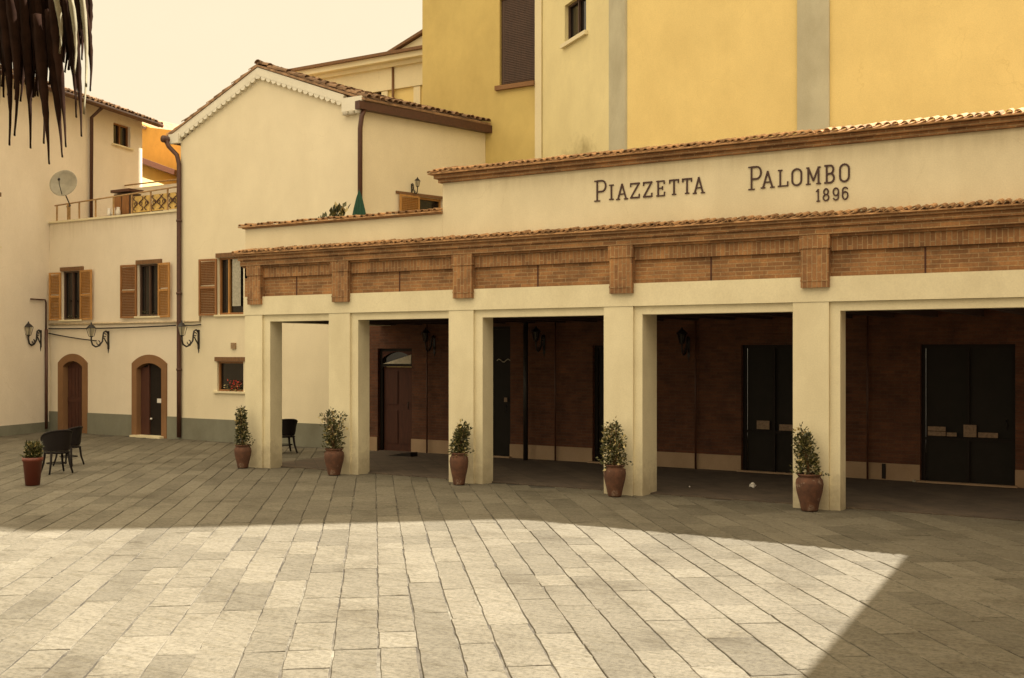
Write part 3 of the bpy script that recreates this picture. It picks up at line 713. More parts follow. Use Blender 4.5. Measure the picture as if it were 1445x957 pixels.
m = MB(); m.box(-17.42, XR, -.012, .4, 3.19, 3.57); m.build('architrave', M['portico'], pt)
m = MB(); m.box(-17.40, XR, .06, .4, 3.573, 3.96); m.box(-17.40, -17.22, .0, .06, 3.573, 4.17)
m.build('frieze', M['brick'], pt)
m = MB(); m.box(-17.40, XR, .0, .4, 3.963, 4.17); m.build('frieze_band', M['brick_solid'], pt)
for k in range(len(PIER)):
    x = (PIER[k][1] + (PIER[k+1][0] if k < 5 else 0))/2
    m = MB(); m.box(x-.012, x+.012, .052, .0605, 3.575, 3.955); m.build('panel_joint', M['door_wood'], pt)
m = MB(); m.box(-17.43, XR, -.105, .4, 4.21, 4.32); m.box(-17.45, XR, -.15, .4, 4.323, 4.40); m.box(-17.47, XR, -.20, .4, 4.403, 4.45)
m.box(-17.41, XR, -.05, .4, 4.173, 4.207)
m.build('cornice', M['brick'], pt)
def coping(name, x0, x1, z, y0, y1, rise, pitch=.125, r=.050):
    m = MB(); m.prism_x([(y0+.02,z-.02),(y1,z-.02),(y1,z+rise),(y0+.02,z+.0)], x0, x1)
    n = int((x1-x0)/pitch)
    tiles(m, (x0, y0, z), (1,0,0), Vector((0, y1-y0, rise)), n, 1, (x1-x0)/n, (y1-y0), r, .9, .0)
    return m.build(name, M['tile'], pt)
coping('tile_coping', -17.5, XR, 4.47, -.27, -.002, .06)
m = MB(); m.box(-17.38, -12.30, 0, .22, 4.45, 4.99); m.box(-12.297, XR, 0, .25, 4.45, 5.56); m.build('parapet', M['parapet'], pt)
m = MB(); m.box(-17.42,-12.3,-.05,.27,4.993,5.02); m.box(-12.36, XR, -.06, .31, 5.563, 5.63); m.box(-12.42, XR, -.12, .37, 5.633, 5.70); m.build('parapet_cornice', M['brick'], pt)
coping('tile_coping', -17.5, -12.3, 5.04, -.12, .15, .03, .16, .05)
coping('tile_coping', -12.5, XR, 5.73, -.22, .14, .09)
m = MB(); m.prism_x([(.14,5.71),(.5,5.71),(.14,5.82)], -12.5, XR); m.build('coping_back', M['tile'], pt)
m = MB(); m.box(-17.38, XR, .41, B-.003, 3.22, 3.30); m.build('ceiling', M['ceiling'], pt)
m = MB()
for k in range(22): m.box(-17.0+k*.78, -16.88+k*.78, .41, B-.01, 3.06, 3.217)
m.build('ceiling_beams', M['ceiling'], pt)
m = MB(); m.box(-17.38, XR, .41, 5.4, 3.303, 4.25); m.build('terrace_slab', M['terrace'], pt)
m = MB(); m.box(-17.39, -17.05, .41, B-.003, 3.05, 3.217); m.box(-17.40,-17.381,.405,B-.003,3.22,4.28); m.build('side_lintel', M['portico'], pt)
# rear wall of the arcade
doors = [(-17.46,-16.42,2.5), (-14.45,-13.64,3.0), (-11.54,-10.35,2.56), (-8.17,-6.9,2.56), (-4.72,-3.1,2.56)]
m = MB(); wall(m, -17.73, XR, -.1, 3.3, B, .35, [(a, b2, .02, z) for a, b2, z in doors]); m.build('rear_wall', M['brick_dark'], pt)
m = MB(); xs = -17.73
for a, b2, z in doors + [(XR, 0, 0)]:
    m = MB(); m.box(xs, a-.001, B-.03, B-.003, -.02, .34); xs = b2+.001; m.build('socle', M['socle'], pt)
for a, b2, z in doors[1:]:
    m = MB(); m.box(a-.05, b2+.05, B-.14, B-.032, -.02, .06); m.build('threshold', M['socle'], pt)
for i, (a, b2, z) in enumerate(doors):
    f = MB(); e = .07
    f.box(a, a+e, B+.1, B+.16, .02, z); f.box(b2-e, b2, B+.1, B+.16, .02, z); f.box(a+e, b2-e, B+.1, B+.16, z-e, z)
    if i == 0: f.box(a+e, b2-e, B+.1, B+.16, 2.06, 2.13)
    if i in (3, 4): f.box((a+b2)/2-.03, (a+b2)/2+.03, B+.1, B+.16, .02, z-e); f.box(a+e,b2-e,B+.102,B+.158,.80,.86)
    dd = f.build('door', M['dark_door'], pt)
    q = MB(); q.box(a+e, b2-e, B+.165, B+.19, .02, (2.05 if i == 0 else z-e)); q.build('leaf', M['door_wood'] if i == 0 else M['door_glass'], dd)
    if i == 0:
        q = MB(); q.box(a+e, b2-e, B+.17, B+.18, 2.13, z-e); q.build('pane', M['glass'], dd)
        q = MB(); ap = arch_pts(a+e, b2-e, 2.26, .16); q.prism_y([(a+e, z-e+.002)] + ap + [(b2-e, z-e+.002)], B+.10, B+.15); q.build('arched_head', M['door_wood'], dd)
        q = MB(); q.prism_y([(a+.12,2.13),(b2-.07,2.13),(b2-.07,2.35)], B+.06, B+.09); k = q.build('fanlight_wedge', M['cushion'], dd)  # pale triangular wedge set across the fanlight
    if i == 0:
        q = MB()
        for s_ in (0,1):
            for t_ in (0,1): q.box(a+.13+s_*.45, a+.5+s_*.45, B+.145, B+.164, .2+t_*.95, 1.0+t_*.95)
        q.build('door_panel', M['door_wood'], dd)
    q = MB(); q.tube([(b2-.15,B+.09,1.05),(b2-.15,B+.05,1.05),(b2-.15,B+.05,1.2),(b2-.15,B+.09,1.2)], .012, 6); q.build('handle', M['iron'], dd)
    def notice(x0, x1, z0, z1_, name='notice', mt='sign'):
        q = MB(); q.box(x0, x1, B+.085, B+.092, z0, z1_); q.build(name, M[mt], dd)
    if i == 1:
        notice(-13.86,-13.78,1.28,1.38)
        q = MB(); q.tube([(-14.05+.05*t, B+.08, 2.22+.035*math.sin(t*1.3)) for t in range(9)], .012, 5); q.build('door_ornament', M['cushion'], dd)
    if i == 3: notice(-7.88,-7.62,.88,1.05); notice(-7.42,-7.08,.87,.99)
    if i == 4: notice(-4.60,-4.29,.97,1.05); notice(-4.60,-4.29,.88,.96); notice(-4.27,-4.10,.88,.95); notice(-3.98,-3.76,.88,1.10); notice(-3.73,-3.4,.88,.97)
for x, r, mt in ((-13.02,.055,'iron'), (-12.41,.02,'gutter'), (-9.11,.022,'gutter'), (-15.9,.02,'gutter'), (-15.05,.02,'gutter'), (-5.65,.02,'gutter')):
    m = MB(); m.tube([(x,B-.1 if r<.05 else B-.35,.03),(x,B-.1 if r<.05 else B-.35,3.2)], r, 8); m.build('rear_pipe', M[mt], pt)
m = MB(); m.box(-5.40,-5.33,B-.045,B-.031,.05,.33); m.build('vent_slot', M['dark_door'], pt)

# ------------------------------------------------------------------ lettering
def letter(ch, x0, x1, z0, z1, t, parent):
    W, H = x1-x0, z1-z0
    m = MB()
    def seg(a, b2, tt=t):
        a = Vector((a[0]*W, 0, a[1]*H)); b2 = Vector((b2[0]*W, 0, b2[1]*H)); d = (b2-a).normalized(); n = Vector((-d.z,0,d.x))*tt/2
        e = 0; a = a - d*tt*.3; b2 = b2 + d*tt*.3
        o = Vector((x0, -.018, z0)); y = Vector((0,.02,0))
        q = [a-n, b2-n, b2+n, a+n]
        yy = Vector((0, random.uniform(-.002,.002), 0))
        m.add([o+p+yy for p in q] + [o+p+y for p in q], [(0,1,2,3),(0,4,5,1),(1,5,6,2),(2,6,7,3),(3,7,4,0)])
    def poly(ps, tt=t):
        for k in range(len(ps)-1): seg(ps[k], ps[k+1], tt)
    def arc(cx, cz, rx, rz, a0, a1, n=8): return [(cx+rx*math.cos(math.radians(a0+(a1-a0)*k/n)), cz+rz*math.sin(math.radians(a0+(a1-a0)*k/n))) for k in range(n+1)]
    sf = t*.75; w = .17
    def serif(x, z, ww=w): seg((x-ww, z), (x+ww, z), sf)
    if ch == 'P':
        seg((.22,0),(.22,1)); serif(.22,0,.22); seg((0,1),(.3,1),sf)
        poly([(.22,1)] + arc(.62,.73,.34,.27,90,-90) + [(.22,.46)])
    elif ch == 'I': seg((.5,0),(.5,1)); seg((-.1,0),(1.1,0),sf); seg((-.1,1),(1.1,1),sf)
    elif ch == 'A': seg((.08,0),(.5,1)); seg((.92,0),(.5,1)); seg((.24,.34),(.76,.34),sf); serif(.08,0); serif(.92,0)
    elif ch == 'Z': seg((.06,.97),(.94,.97)); seg((.92,.97),(.08,.03)); seg((.06,.03),(.94,.03)); seg((.06,.97),(.06,.78),sf); seg((.94,.03),(.94,.24),sf)
    elif ch == 'E': seg((.22,0),(.22,1)); seg((.05,.98),(.9,.98),sf); seg((.05,.02),(.94,.02),sf); seg((.22,.52),(.7,.52),sf); seg((.92,.02),(.94,.24),sf); seg((.9,.98),(.9,.8),sf); seg((.7,.62),(.7,.42),sf)
    elif ch == 'T': seg((.5,0),(.5,1)); seg((.0,.97),(1,.97)); serif(.5,0,.2); seg((.02,.97),(.02,.78),sf); seg((.98,.97),(.98,.78),sf)
    elif ch == 'L': seg((.25,0),(.25,1)); seg((.05,.02),(.95,.02),sf); serif(.25,1); seg((.95,.02),(.95,.26),sf)
    elif ch == 'O': poly(arc(.5,.72,.42,.28,0,180) + arc(.5,.28,.42,.28,180,360) + [(.92,.72)])
    elif ch == 'M': seg((.12,0),(.12,1)); seg((.88,0),(.88,1)); seg((.12,1),(.5,.2)); seg((.88,1),(.5,.2)); serif(.12,0,.14); serif(.88,0,.14); seg((0,1),(.16,1),sf); seg((.84,1),(1,1),sf)
    elif ch == 'B': seg((.2,0),(.2,1)); poly([(.02,1),(.2,1)] + arc(.55,.76,.33,.24,90,-90) + [(.2,.52)]); poly([(.2,.52)] + arc(.58,.26,.36,.26,90,-90) + [(.02,0)])
    elif ch == '1': seg((.6,0),(.6,1)); seg((.6,1),(.0,.82),sf); seg((.1,0),(1.1,0),sf)
    elif ch == '8': poly(arc(.5,.75,.34,.25,0,360,12)); poly(arc(.5,.26,.42,.26,0,360,12))
    elif ch == '9': poly(arc(.5,.68,.4,.32,0,360,12)); poly([(.9,.68),(.88,.3)] + arc(.5,.22,.38,.22,10,-160,6))
    elif ch == '6': poly(arc(.5,.32,.4,.32,0,360,12)); poly([(.1,.32),(.12,.7)] + arc(.5,.78,.38,.22,190,30,6))
    m.build('letter', M['letter'], parent)
words = [
 ('wall_lettering', 'dark brown serif letters reading PIAZZETTA on the cream parapet', [('P',-9.10,-8.88,5.0,5.34),('I',-8.81,-8.75,5.01,5.25),('A',-8.67,-8.49,5.0,5.25),('Z',-8.43,-8.25,5.0,5.25),('Z',-8.19,-8.02,5.0,5.25),('E',-7.95,-7.79,5.0,5.25),('T',-7.71,-7.55,5.01,5.25),('T',-7.48,-7.32,5.01,5.25),('A',-7.28,-7.11,5.0,5.25)], .026),
 ('wall_lettering', 'dark brown serif letters reading PALOMBO on the cream parapet', [('P',-6.35,-6.14,4.99,5.34),('A',-6.13,-5.95,5.0,5.25),('L',-5.88,-5.71,5.0,5.25),('O',-5.66,-5.49,5.0,5.25),('M',-5.42,-5.21,5.0,5.25),('B',-5.14,-4.99,5.0,5.26),('O',-4.92,-4.76,5.0,5.26)], .026),
 ('wall_lettering', 'small dark brown numerals reading 1896 below the name on the cream parapet', [('1',-5.27,-5.22,4.73,4.91),('8',-5.17,-5.07,4.73,4.91),('9',-5.02,-4.92,4.73,4.91),('6',-4.88,-4.78,4.73,4.91)], .019)]
for nm, lb, ls, t in words:
    o = thing(nm, lb, 'lettering', (ls[0][1], 0, ls[0][3]), 'inscription on the parapet')
    for ch, a, b2, c2, d2 in ls: letter(ch, a, b2, c2, d2, t, o)

# ------------------------------------------------------------------ lanterns
def make_lantern(label):
    """wrought wall lantern; origin at the wall plate, arm projects along -y"""
    t = thing('wall_lantern', label, 'lantern', (0,0,0), 'wrought iron wall lanterns')
    m = MB(); m.box(-.03,.03,-.03,0,-.30,.22); m.tube([(0,-.02,-.3),(0,-.02,-.42)], [.02,.004], 6); m.build('wall_plate', M['iron'], t)
    m = MB()
    pts = [(0,-.03,.16),(0,-.10,.22),(0,-.18,.18),(0,-.2,.08),(0,-.22,-.08),(0,-.32,-.2),(0,-.45,-.24),(0,-.56,-.18),(0,-.60,-.06),(0,-.60,.04)]
    m.tube(pts, .024, 7)
    m.tube([(0,-.03,-.18),(0,-.1,-.08),(0,-.15,.0),(0,-.19,.02)], .018, 6)
    m.tube([(0,-.14+.05*math.cos(k*.8),.1+.05*math.sin(k*.8)) for k in range(8)], .014, 5)
    m.tube([(0,-.36+.06*math.cos(k*.8+3),-.12+.06*math.sin(k*.8+3)) for k in range(7)], .014, 5)
    m.build('scroll_bracket', M['iron'], t)
    m = MB(); c = (0,-.60,.04)
    def fr(r0, z0, r1, z1):
        for k in range(4):
            a = math.pi/4+k*math.pi/2
            m.tube([(c[0]+r0*math.cos(a),c[1]+r0*math.sin(a),c[2]+z0),(c[0]+r1*math.cos(a),c[1]+r1*math.sin(a),c[2]+z1)], .010, 4)
    fr(.07,.02,.135,.26); m.lathe([(0,0),(.06,0),(.075,.02),(.06,.03)], c, 4)
    m.build('lantern_frame', M['iron'], t)
    m = MB(); m.lathe([(.17,.26),(.15,.28),(.07,.35),(.03,.37),(.025,.41),(.0,.43)], c, 4); m.lathe([(.17,.26),(0,.265)], c, 4)
    m.build('lantern_cap', M['iron'], t)
    m = MB(); m.lathe([(.062,.03),(.125,.255)], c, 4); m.build('lantern_glass', M['lampglass'], t)
    return t
lan = make_lantern('iron scroll lantern on the low house between its two arched doors')
lan.location = (-27.42, B, 2.80)
l2 = copy_tree(lan); l2['label'] = 'iron scroll lantern right of the long brown downpipe on the gabled house'; l2.location = (-23.68, B, 2.80)
l3 = copy_tree(lan); l3['label'] = 'iron scroll lantern cut off at the left edge, on the tall pink house'; l3.location = (-30.03, 4.12, 2.85); l3.rotation_euler = (0,0,math.radians(20))
for x, z, lb in ((-15.75, 2.62, 'dark lantern on the brick wall beside the wooden door in the second bay'), (-9.3, 2.55, 'dark lantern on the brick wall of the fourth bay'), (-12.75, 2.62, 'dark lantern on the brick wall of the third bay')):
    l = copy_tree(lan); l['label'] = lb; l.location = (x, B, z); l.scale = (.8,.6,.8)
    for ch_ in l.children:
        if ch_.name.startswith('lantern_glass'): ch_.data = ch_.data.copy(); ch_.data.materials[0] = M['glass']
p = SM @ Vector((1.62, -.0, 6.60)); l = copy_tree(lan); l['label'] = 'small lantern above the terrace shutters on the side of the gabled house'
l.location = p; l.scale = (.6,.4,.6); l.rotation_euler = (0,0,math.radians(76.5))

# ------------------------------------------------------------------ terrace plants and parasol
def spiky(name, label, px, py0, py1, Y, n, spread, mat='leaf', sz=.12, group=None):
    a, b2 = at(px, py0, Y), at(px, py1, Y); t = thing(name, label, 'plant', (a.x, Y, 4.25), group)
    m = MB(); m.lathe([(0,0),(.13,0),(.18,.4),(.17,.42),(.14,.42),(.13,.38),(0,.38)], (a.x, Y, 4.25), 14); m.build('pot', M['pot'], t)
    m = MB()
    for k in range(n):
        q = random.random(); x = a.x+random.uniform(-spread,spread)*(1-q*.4); z = 4.65+(b2.z-4.65)*q
        leafquad(m, Vector((x, Y+random.uniform(-.12,.12), z-sz*.5)), sz, Vector((random.gauss(0,.5),random.gauss(0,.4),1)))
    for k in range(4):
        x = a.x+random.uniform(-spread,spread)*.7; m.tube([(a.x,Y,4.6),(x,Y+.05,(4.6+b2.z)/2),(x+random.uniform(-.05,.05),Y,b2.z-.05)], .012, 5)
    m.build('foliage', M[mat], t)
spiky('potted_plant', 'small leafy plant on the portico roof, leftmost above the low parapet', 456, 306, 301, 2.6, 60, .14)
spiky('potted_plant', 'broad leafy plant on the portico roof left of the green parasol', 479, 306, 288, 2.6, 130, .26, sz=.16)
pp = at(507, 300, 2.9); tp = at(507, 267, 2.9)
ps = thing('closed_parasol', 'folded dark green parasol standing on the portico roof', 'parasol', (pp.x, 2.9, 4.25))
m = MB()
prof = [(.15,pp.z-4.25-.6),(.14,pp.z-4.25-.1),(.11,tp.z-4.25-.45),(.06,tp.z-4.25-.2),(.0,tp.z-4.25)]
vs = []; n = 20
for r, z in prof:
    for k in range(n): q = r*(1+.18*(-1)**k); vs.append((pp.x+q*math.cos(2*math.pi*k/n), 2.9+q*math.sin(2*math.pi*k/n), 4.25+z))
m.add(vs, [(i*n+k, i*n+(k+1)%n, (i+1)*n+(k+1)%n, (i+1)*n+k) for i in range(4) for k in range(n)]); m.build('canopy', M['green_cloth'], ps)
m = MB(); m.tube([(pp.x,2.9,4.3),(pp.x,2.9,5.6)], .025, 8); m.build('pole', M['lintel'], ps)
m = MB(); m.lathe([(0,0),(.28,0),(.28,.05),(.05,.09),(.04,.2),(0,.2)], (pp.x,2.9,4.25), 20); m.build('base', M['iron'], ps)

# ------------------------------------------------------------------ potted shrubs
def make_shrub(i, loc, hp, wp, hs, ws, lean, label, seed, potmat='pot', grp='potted shrubs in front of the piers'):
    r = random.Random(seed); X, Y = loc
    t = thing('potted_shrub', label, 'potted plant', (X, Y, .02), grp)
    m = MB()
    if potmat == 'pot':
        prof = [(0,0),(.56,0),(.60,.03),(.70,.22),(.92,.52),(1.0,.72),(.95,.84),(.80,.90),(.78,.93),(.90,.96),(.92,1.0),(.80,1.0),(.74,.93),(0,.92)]
    else:
        prof = [(0,0),(.68,0),(.92,.86),(1.0,.87),(1.0,1.0),(.92,1.0),(.86,.9),(0,.9)]
    m.lathe([(a*wp/2, b2*hp) for a, b2 in prof], (X,Y,.02), 28, .012); pot = m.build('pot', M[potmat], t)
    so = MB(); so.lathe([(wp*.38, hp*.94),(0, hp*.95)], (X,Y,.02), 16); so.build('soil', M['soil'], pot)
    st = MB(); lf = MB(); zb = hp*.93+.02
    nst = 5
    for k in range(nst):
        a = r.uniform(0, 6.28); q = r.uniform(.1,.8)*ws/2; hh = hs*r.uniform(.65,1.0) if k else hs
        top = Vector((X+lean*hh+math.cos(a)*q*(.35 if k==0 else 1), Y+math.sin(a)*q*.8, zb+hh*.92))
        mid = Vector((X+math.cos(a)*q*.5, Y+math.sin(a)*q*.5, zb+hh*.45))
        st.tube([(X,Y,zb-.05), mid, top], [.014,.009,.004], 5)
        for _ in range(210):
            u_ = r.random()**.8
            b0 = Vector((X,Y,zb)).lerp(mid, u_*2) if u_ < .5 else mid.lerp(top, u_*2-1)
            wdt = ws*.33*(1-.55*u_)+.02
            off = Vector((r.gauss(0,1), r.gauss(0,1), r.gauss(0,.6))); off = off.normalized()*wdt*r.random()**.5
            lf.col = (r.random(), r.random(), 0, 1)
            p_ = b0+off; d = (off.normalized()+Vector((r.gauss(0,.5), r.gauss(0,.5), .3+r.gauss(0,.4)))).normalized()
            tt = Vector((r.gauss(0,1), r.gauss(0,1), r.gauss(0,1))); bb = d.cross(tt).normalized(); nn = d.cross(bb); s_ = r.uniform(.035,.075)
            lf.add([p_, p_+d*s_*.35+bb*s_*.3+nn*s_*.05, p_+d*s_, p_+d*s_*.35-bb*s_*.3+nn*s_*.05], [(0,1,2,3)])
    for _ in range(260):
        u_ = r.random()**1.3; aa = r.uniform(0,6.28); rr = ws*.5*(1-.75*u_)*r.random()**.5*(1+.35*math.sin(aa*3+seed+u_*7))
        p_ = Vector((X+lean*hs*u_+rr*math.cos(aa), Y+rr*.85*math.sin(aa), zb+.03+hs*.85*u_)); lf.col = (r.random()*.8, 0, 0, 1)
        d = Vector((math.cos(aa), math.sin(aa), .5+r.gauss(0,.5))).normalized(); bb = d.cross(Vector((r.gauss(0,1), r.gauss(0,1), r.gauss(0,1)))).normalized(); s_ = r.uniform(.03,.06)
        lf.add([p_, p_+d*s_*.4+bb*s_*.3, p_+d*s_, p_+d*s_*.4-bb*s_*.3], [(0,1,2,3)])
    st.build('stem', M['lintel'], t); lf.build('foliage', M['leaf'], t)
    return t
SH = [((-17.20,-.25), .48,.36,.86,.40, -.03, 'tall narrow potted shrub in front of the leftmost pier'),
      ((-14.70,-.28), .52,.40,.84,.50, -.10, 'potted shrub in front of the second pier, its leaves flecked cream'),
      ((-11.72,-.30), .58,.35,.60,.44, .16, 'potted shrub in front of the third pier, leaning right'),
      ((-8.58,-.28), .53,.38,.78,.54, .04, 'potted shrub in front of the fourth pier, wide and round topped'),
      ((-5.30,-.25), .56,.42,.76,.52, -.08, 'potted shrub in front of the fifth pier, rightmost and nearest')]
for k, (loc, hp, wp, hs, ws, ln, lb) in enumerate(SH): make_shrub(k, loc, hp, wp, hs, ws, ln, lb, 30+k)
gp_ = gnd(46, 686)
make_shrub(9, (gp_.x, gp_.y), .50,.36,.30,.34, 0, 'low round shrub in a red tapered pot at the left edge beside the chairs', 77, 'redpot', None)

# ------------------------------------------------------------------ chairs
def make_chair():
    t = thing('wicker_chair', 'black wicker tub chair beside the red pot, nearest the viewer', 'chair', (0,0,0), 'black wicker chairs')
    m = MB(); n = 22
    m.lathe([(0,.40),(.24,.40),(.255,.42),(.24,.44),(0,.445)], (0,0,0), 26); m.build('seat', M['wicker'], t)
    m = MB(); m.lathe([(0,.446),(.20,.446),(.21,.46),(.19,.475),(0,.48)], (0,0,0), 24); m.build('seat_pad', M['cushion'], t)
    # back shell, open to +x
    m = MB(); vs = []
    for k in range(n+1):
        a = math.radians(62 + 236*k/n); e = abs(k/n-.5)*2; top = .66 + .20*(1-e**2.2)
        for (z, r) in ((.46,.245), (.56,.262), (.5*(top+.56),.275), (top,.295)):
            vs.append((r*math.cos(a), r*math.sin(a), z))
    outer = list(vs); inner = [(x*.93, y*.93, z) for x, y, z in vs]
    m.add(outer+inner, [(4*i+j, 4*i+j+1, 4*(i+1)+j+1, 4*(i+1)+j) for i in range(n) for j in range(3)] +
          [tuple(reversed((4*i+j+len(outer), 4*i+j+1+len(outer), 4*(i+1)+j+1+len(outer), 4*(i+1)+j+len(outer)))) for i in range(n) for j in range(3)], True)
    m.build('backrest', M['wicker'], t)
    m = MB(); m.tube([(.285*math.cos(math.radians(58+244*k/n)), .285*math.sin(math.radians(58+244*k/n)), .66+.21*(1-(abs(k/n-.5)*2)**2.2)) for k in range(n+1)], .022, 7)
    m.tube([(.24*math.cos(math.radians(60)), .24*math.sin(math.radians(60)), .44),(.285*math.cos(math.radians(58)), .285*math.sin(math.radians(58)),.66)], .02, 6)
    m.tube([(.24*math.cos(math.radians(300)), .24*math.sin(math.radians(300)), .44),(.285*math.cos(math.radians(302)), .285*math.sin(math.radians(302)),.66)], .02, 6)
    m.build('armrest', M['wicker'], t)
    for sx, sy in ((1,1),(1,-1),(-1,1),(-1,-1)):
        m = MB(); m.tube([(.17*sx,.17*sy,.42),(.19*sx,.19*sy,.2),(.235*sx,.235*sy,0.0)], [.026,.022,.018], 7); m.build('leg', M['wicker'], t)
    m = MB(); m.tube([(.19*math.cos(k*math.pi/6),.19*math.sin(k*math.pi/6),.2) for k in range(13)], .012, 5); m.build('stretcher', M['wicker'], t)
    return t
ch = make_chair(); ch.location = (*gnd(80,669).xy, .022); ch.rotation_euler = (0,0,math.radians(165)); ch.scale = (.98,)*3
c2 = copy_tree(ch); c2['label'] = 'black wicker chair just behind and right of another, in front of the left arched door'; c2.location = (*gnd(97,658).xy, .022); c2.rotation_euler = (0,0,math.radians(200)); c2.scale = (.93,)*3
c3 = copy_tree(ch); c3['label'] = 'black chair half hidden behind the first pier'; q = gnd(400, 640); c3.location = (q.x, q.y, .022); c3.rotation_euler = (0,0,math.radians(150)); c3.scale = (1.1,1.1,.92)

# ------------------------------------------------------------------ litter
def crumple(name, label, p, s, mat, cat):
    m = MB(); n = 9; vs = []
    for i in range(7):
        for k in range(n):
            a = 2*math.pi*k/n; b2 = math.pi*i/6; r = s*(1+random.uniform(-.45,.35))
            vs.append((p.x+r*math.sin(b2)*math.cos(a), p.y+r*math.sin(b2)*math.sin(a), p.z+max(.0, s*.8+r*.8*math.cos(b2))))
    m.add(vs, [(i*n+k, i*n+(k+1)%n, (i+1)*n+(k+1)%n, (i+1)*n+k) for i in range(6) for k in range(n)])
    tag(m.build(name, mat, None, loc=p), label, cat, 'litter on the arcade floor')
q = gnd(1062, 691); q.z = .03; crumple('crumpled_paper', 'crumpled white paper on the arcade floor of the fourth bay', q, .055, M['white'], 'litter')
q = gnd(973, 690); q.z = .03; crumple('paper_scrap', 'tiny white scrap on the arcade floor right of the fourth pier', q, .014, M['white'], 'litter')
q = gnd(1290, 683); q.z = .03; crumple('paper_scrap', 'small pale scrap against the wall by the rightmost door', q, .03, M['cushion'], 'litter')
q = gnd(688, 681); q.z = .022; crumple('paper_scrap', 'small white scrap at the foot of the third pier', q, .025, M['white'], 'litter')
q = gnd(570, 645); m = MB(); m.prism_y([(q.x-.35,.03),(q.x+.3,.03),(q.x+.3,.12),(q.x+.05,.10)], q.y-.15, q.y+.12)
tag(m.build('door_mat', M['dark_door'], None, loc=q), 'dark folded mat on the floor by the wooden door', 'mat')

# ------------------------------------------------------------------ drooping fronds near the camera, upper left
d0 = 4.0
FO = Vector((VX*d0 + RX*((80-CXP)/F*d0), CY + VY*d0 + RY*((80-CXP)/F*d0), HC + (HORIZ-60)/F*d0))
FM = Matrix(((RX, VX, 0, FO.x), (RY, VY, 0, FO.y), (0,0,1,FO.z), (0,0,0,1)))
hp_ = thing('hanging_plant', 'dark drooping pointed fronds hanging into the upper left corner', 'plant', tuple(FO))
k_ = d0/F
def frond(px0, py0, px1, py1, w0, bow, yo, mat, name='frond'):
    m = MB(FM); n = 14; vs = []; px0 -= 8; px1 -= 8; w0 *= .85
    for i in range(n+1):
        t = i/n; x = (px0+(px1-px0)*t + bow*math.sin(math.pi*t) - 80)*k_; z = -(py0+(py1-py0)*t - 60)*k_
        w = w0*k_*.5*(1-t**1.5)**.8*(.75+.5*math.sin(math.pi*min(1,t*1.2))) + .0006
        w *= 1+.10*math.sin(i*2.7+px0)
        y = yo + .06*math.sin(t*2.2)
        vs += [(x-w, y, z), (x, y-.012, z), (x+w, y, z)]
    m.add(vs, [(3*i+j, 3*(i+1)+j, 3*(i+1)+j+1, 3*i+j+1) for i in range(n) for j in range(2)], True)
    o = m.build(name, mat, hp_)
    sm = o.modifiers.new('thick', 'SOLIDIFY'); sm.thickness = .003
    return o
for a in [(60,20,70,229,17,-4,0),(72,10,84,217,17,-5,.03),(84,0,97,206,15,-3,-.02),(95,-10,104,160,12,-2,.03),(104,-10,113,188,13,-2,.02),(113,-20,121,120,11,2,.05),
          (50,-20,54,196,15,0,.05),(36,-20,40,205,15,-3,.02),(20,-30,24,190,15,3,-.02),(2,-30,8,200,15,0,.03),(-14,-30,-10,185,15,0,.03)]:
    frond(a[0],a[1],a[2],a[3],a[4],a[5],a[6],M['frond'])
rr_ = random.Random(5)
for k in range(52):
    x = -15 + k*2.55; lim = 118 - max(0,(x-48))*1.15
    frond(x, -60, x+rr_.uniform(-5,7), lim+rr_.uniform(-30,12), 15, rr_.uniform(-4,4), rr_.uniform(.02,.14), M['frond'])
frond(92,-10,93,76,9,0,-.05,M['frond_pale']); frond(111,-20,114,104,9,1,-.05,M['frond_pale']); frond(121,-60,124,160,8,3,-.03,M['frond_pale']); frond(119,-60,126,120,7,-1,-.02,M['frond_pale'])
m = MB(FM); m.tube([(-.35,.08,.30),(.14,.08,.30)], .03, 8); m.tube([(-.35,.08,.30),(-.35,.10,-.4),(-.40,.1,-3.8)], .03, 8); m.build('support_pole', M['lintel'], hp_)

# ------------------------------------------------------------------ building closing the right side of the square, mostly out of frame; it shades the lower right corner
rb = thing('side_building', 'plastered building closing the right side of the piazza', 'building', (1,-8,0))
m = MB(); m.prism_z([(.93,1.7),(3.10,-21),(6,-21),(6,1.7)], -.05, 7.0); m.build('wall', M['brick'], rb)
m = MB(); m.prism_z([(.91,1.7),(3.08,-21.1),(6.1,-21.1),(6.1,1.7)], 7.003, 7.03); m.build('roof', M['old_tile'], rb)

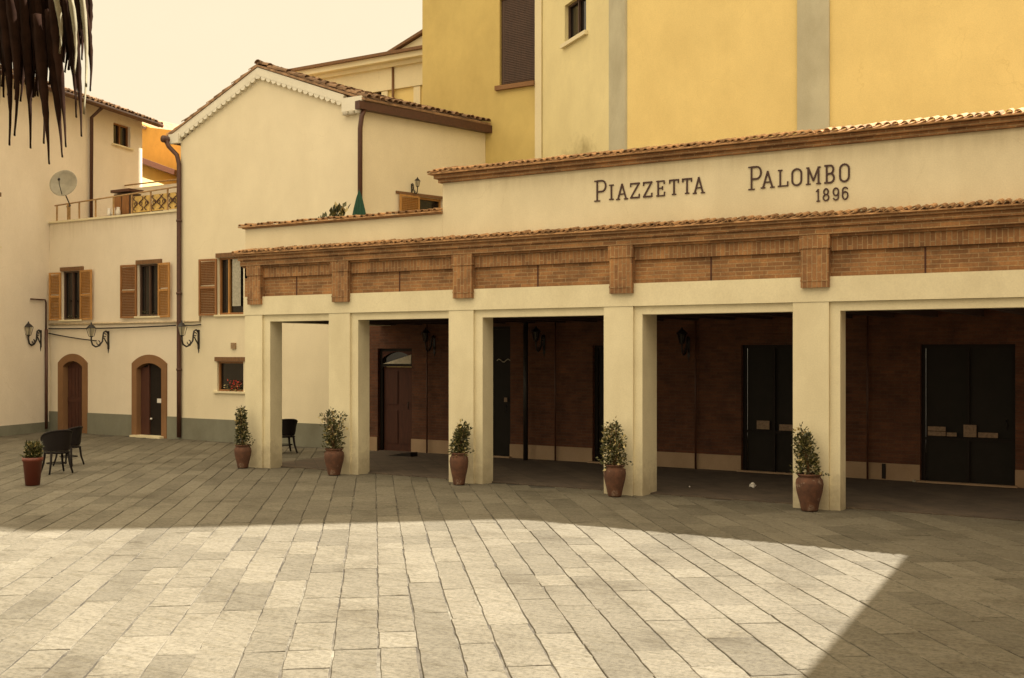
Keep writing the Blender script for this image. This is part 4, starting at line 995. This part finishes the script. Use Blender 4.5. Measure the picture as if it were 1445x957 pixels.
# ------------------------------------------------------------------ sky, sun, camera
sun_dir = Vector((.60, .535, 1)).normalized()
el = math.asin(sun_dir.z); az = math.atan2(.60, .535)
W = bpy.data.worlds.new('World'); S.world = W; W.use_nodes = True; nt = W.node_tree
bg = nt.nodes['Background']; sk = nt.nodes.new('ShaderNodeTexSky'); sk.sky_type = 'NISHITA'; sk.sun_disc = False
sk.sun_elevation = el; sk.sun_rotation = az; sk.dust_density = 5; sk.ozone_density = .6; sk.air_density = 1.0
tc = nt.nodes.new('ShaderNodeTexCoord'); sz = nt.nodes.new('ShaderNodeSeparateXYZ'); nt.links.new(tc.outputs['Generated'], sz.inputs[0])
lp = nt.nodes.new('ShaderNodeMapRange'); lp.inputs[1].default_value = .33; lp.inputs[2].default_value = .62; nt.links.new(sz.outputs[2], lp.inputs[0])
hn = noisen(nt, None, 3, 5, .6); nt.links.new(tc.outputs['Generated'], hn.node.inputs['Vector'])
haze = mix(nt, lp.outputs[0], mix(nt, hn, (5.0,4.15,2.65), (5.6,4.65,3.1)), (13.2,10.7,7.0))      # overhead band brightened to lift light on the walls, cream haze low down
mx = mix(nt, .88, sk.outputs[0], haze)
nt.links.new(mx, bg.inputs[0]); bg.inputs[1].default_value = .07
sl = bpy.data.lights.new('sun', 'SUN'); sl.energy = 5.0; sl.angle = math.radians(.6); sl.color = (1,.92,.81)
so = bpy.data.objects.new('sun', sl); COL.objects.link(so); so.rotation_euler = sun_dir.to_track_quat('Z','Y').to_euler(); so.location = (0,0,40)
cam = bpy.data.cameras.new('camera'); co = bpy.data.objects.new('camera', cam); COL.objects.link(co)
co.location = (0, CY, HC); co.rotation_euler = (math.radians(90), 0, math.atan2(VY, VX) - math.pi/2)
cam.sensor_width = 36; cam.lens = F/1445*36; cam.shift_y = (HORIZ-478.5)/1445; cam.shift_x = 0; cam.clip_end = 2000; cam.clip_start = .05
S.camera = co
S.render.resolution_x, S.render.resolution_y = 1024, 678
vs = S.view_settings; vs.view_transform = 'Standard'; vs.look = 'None'; vs.gamma = 1; vs.exposure = 1.6
S.render.engine = 'CYCLES'
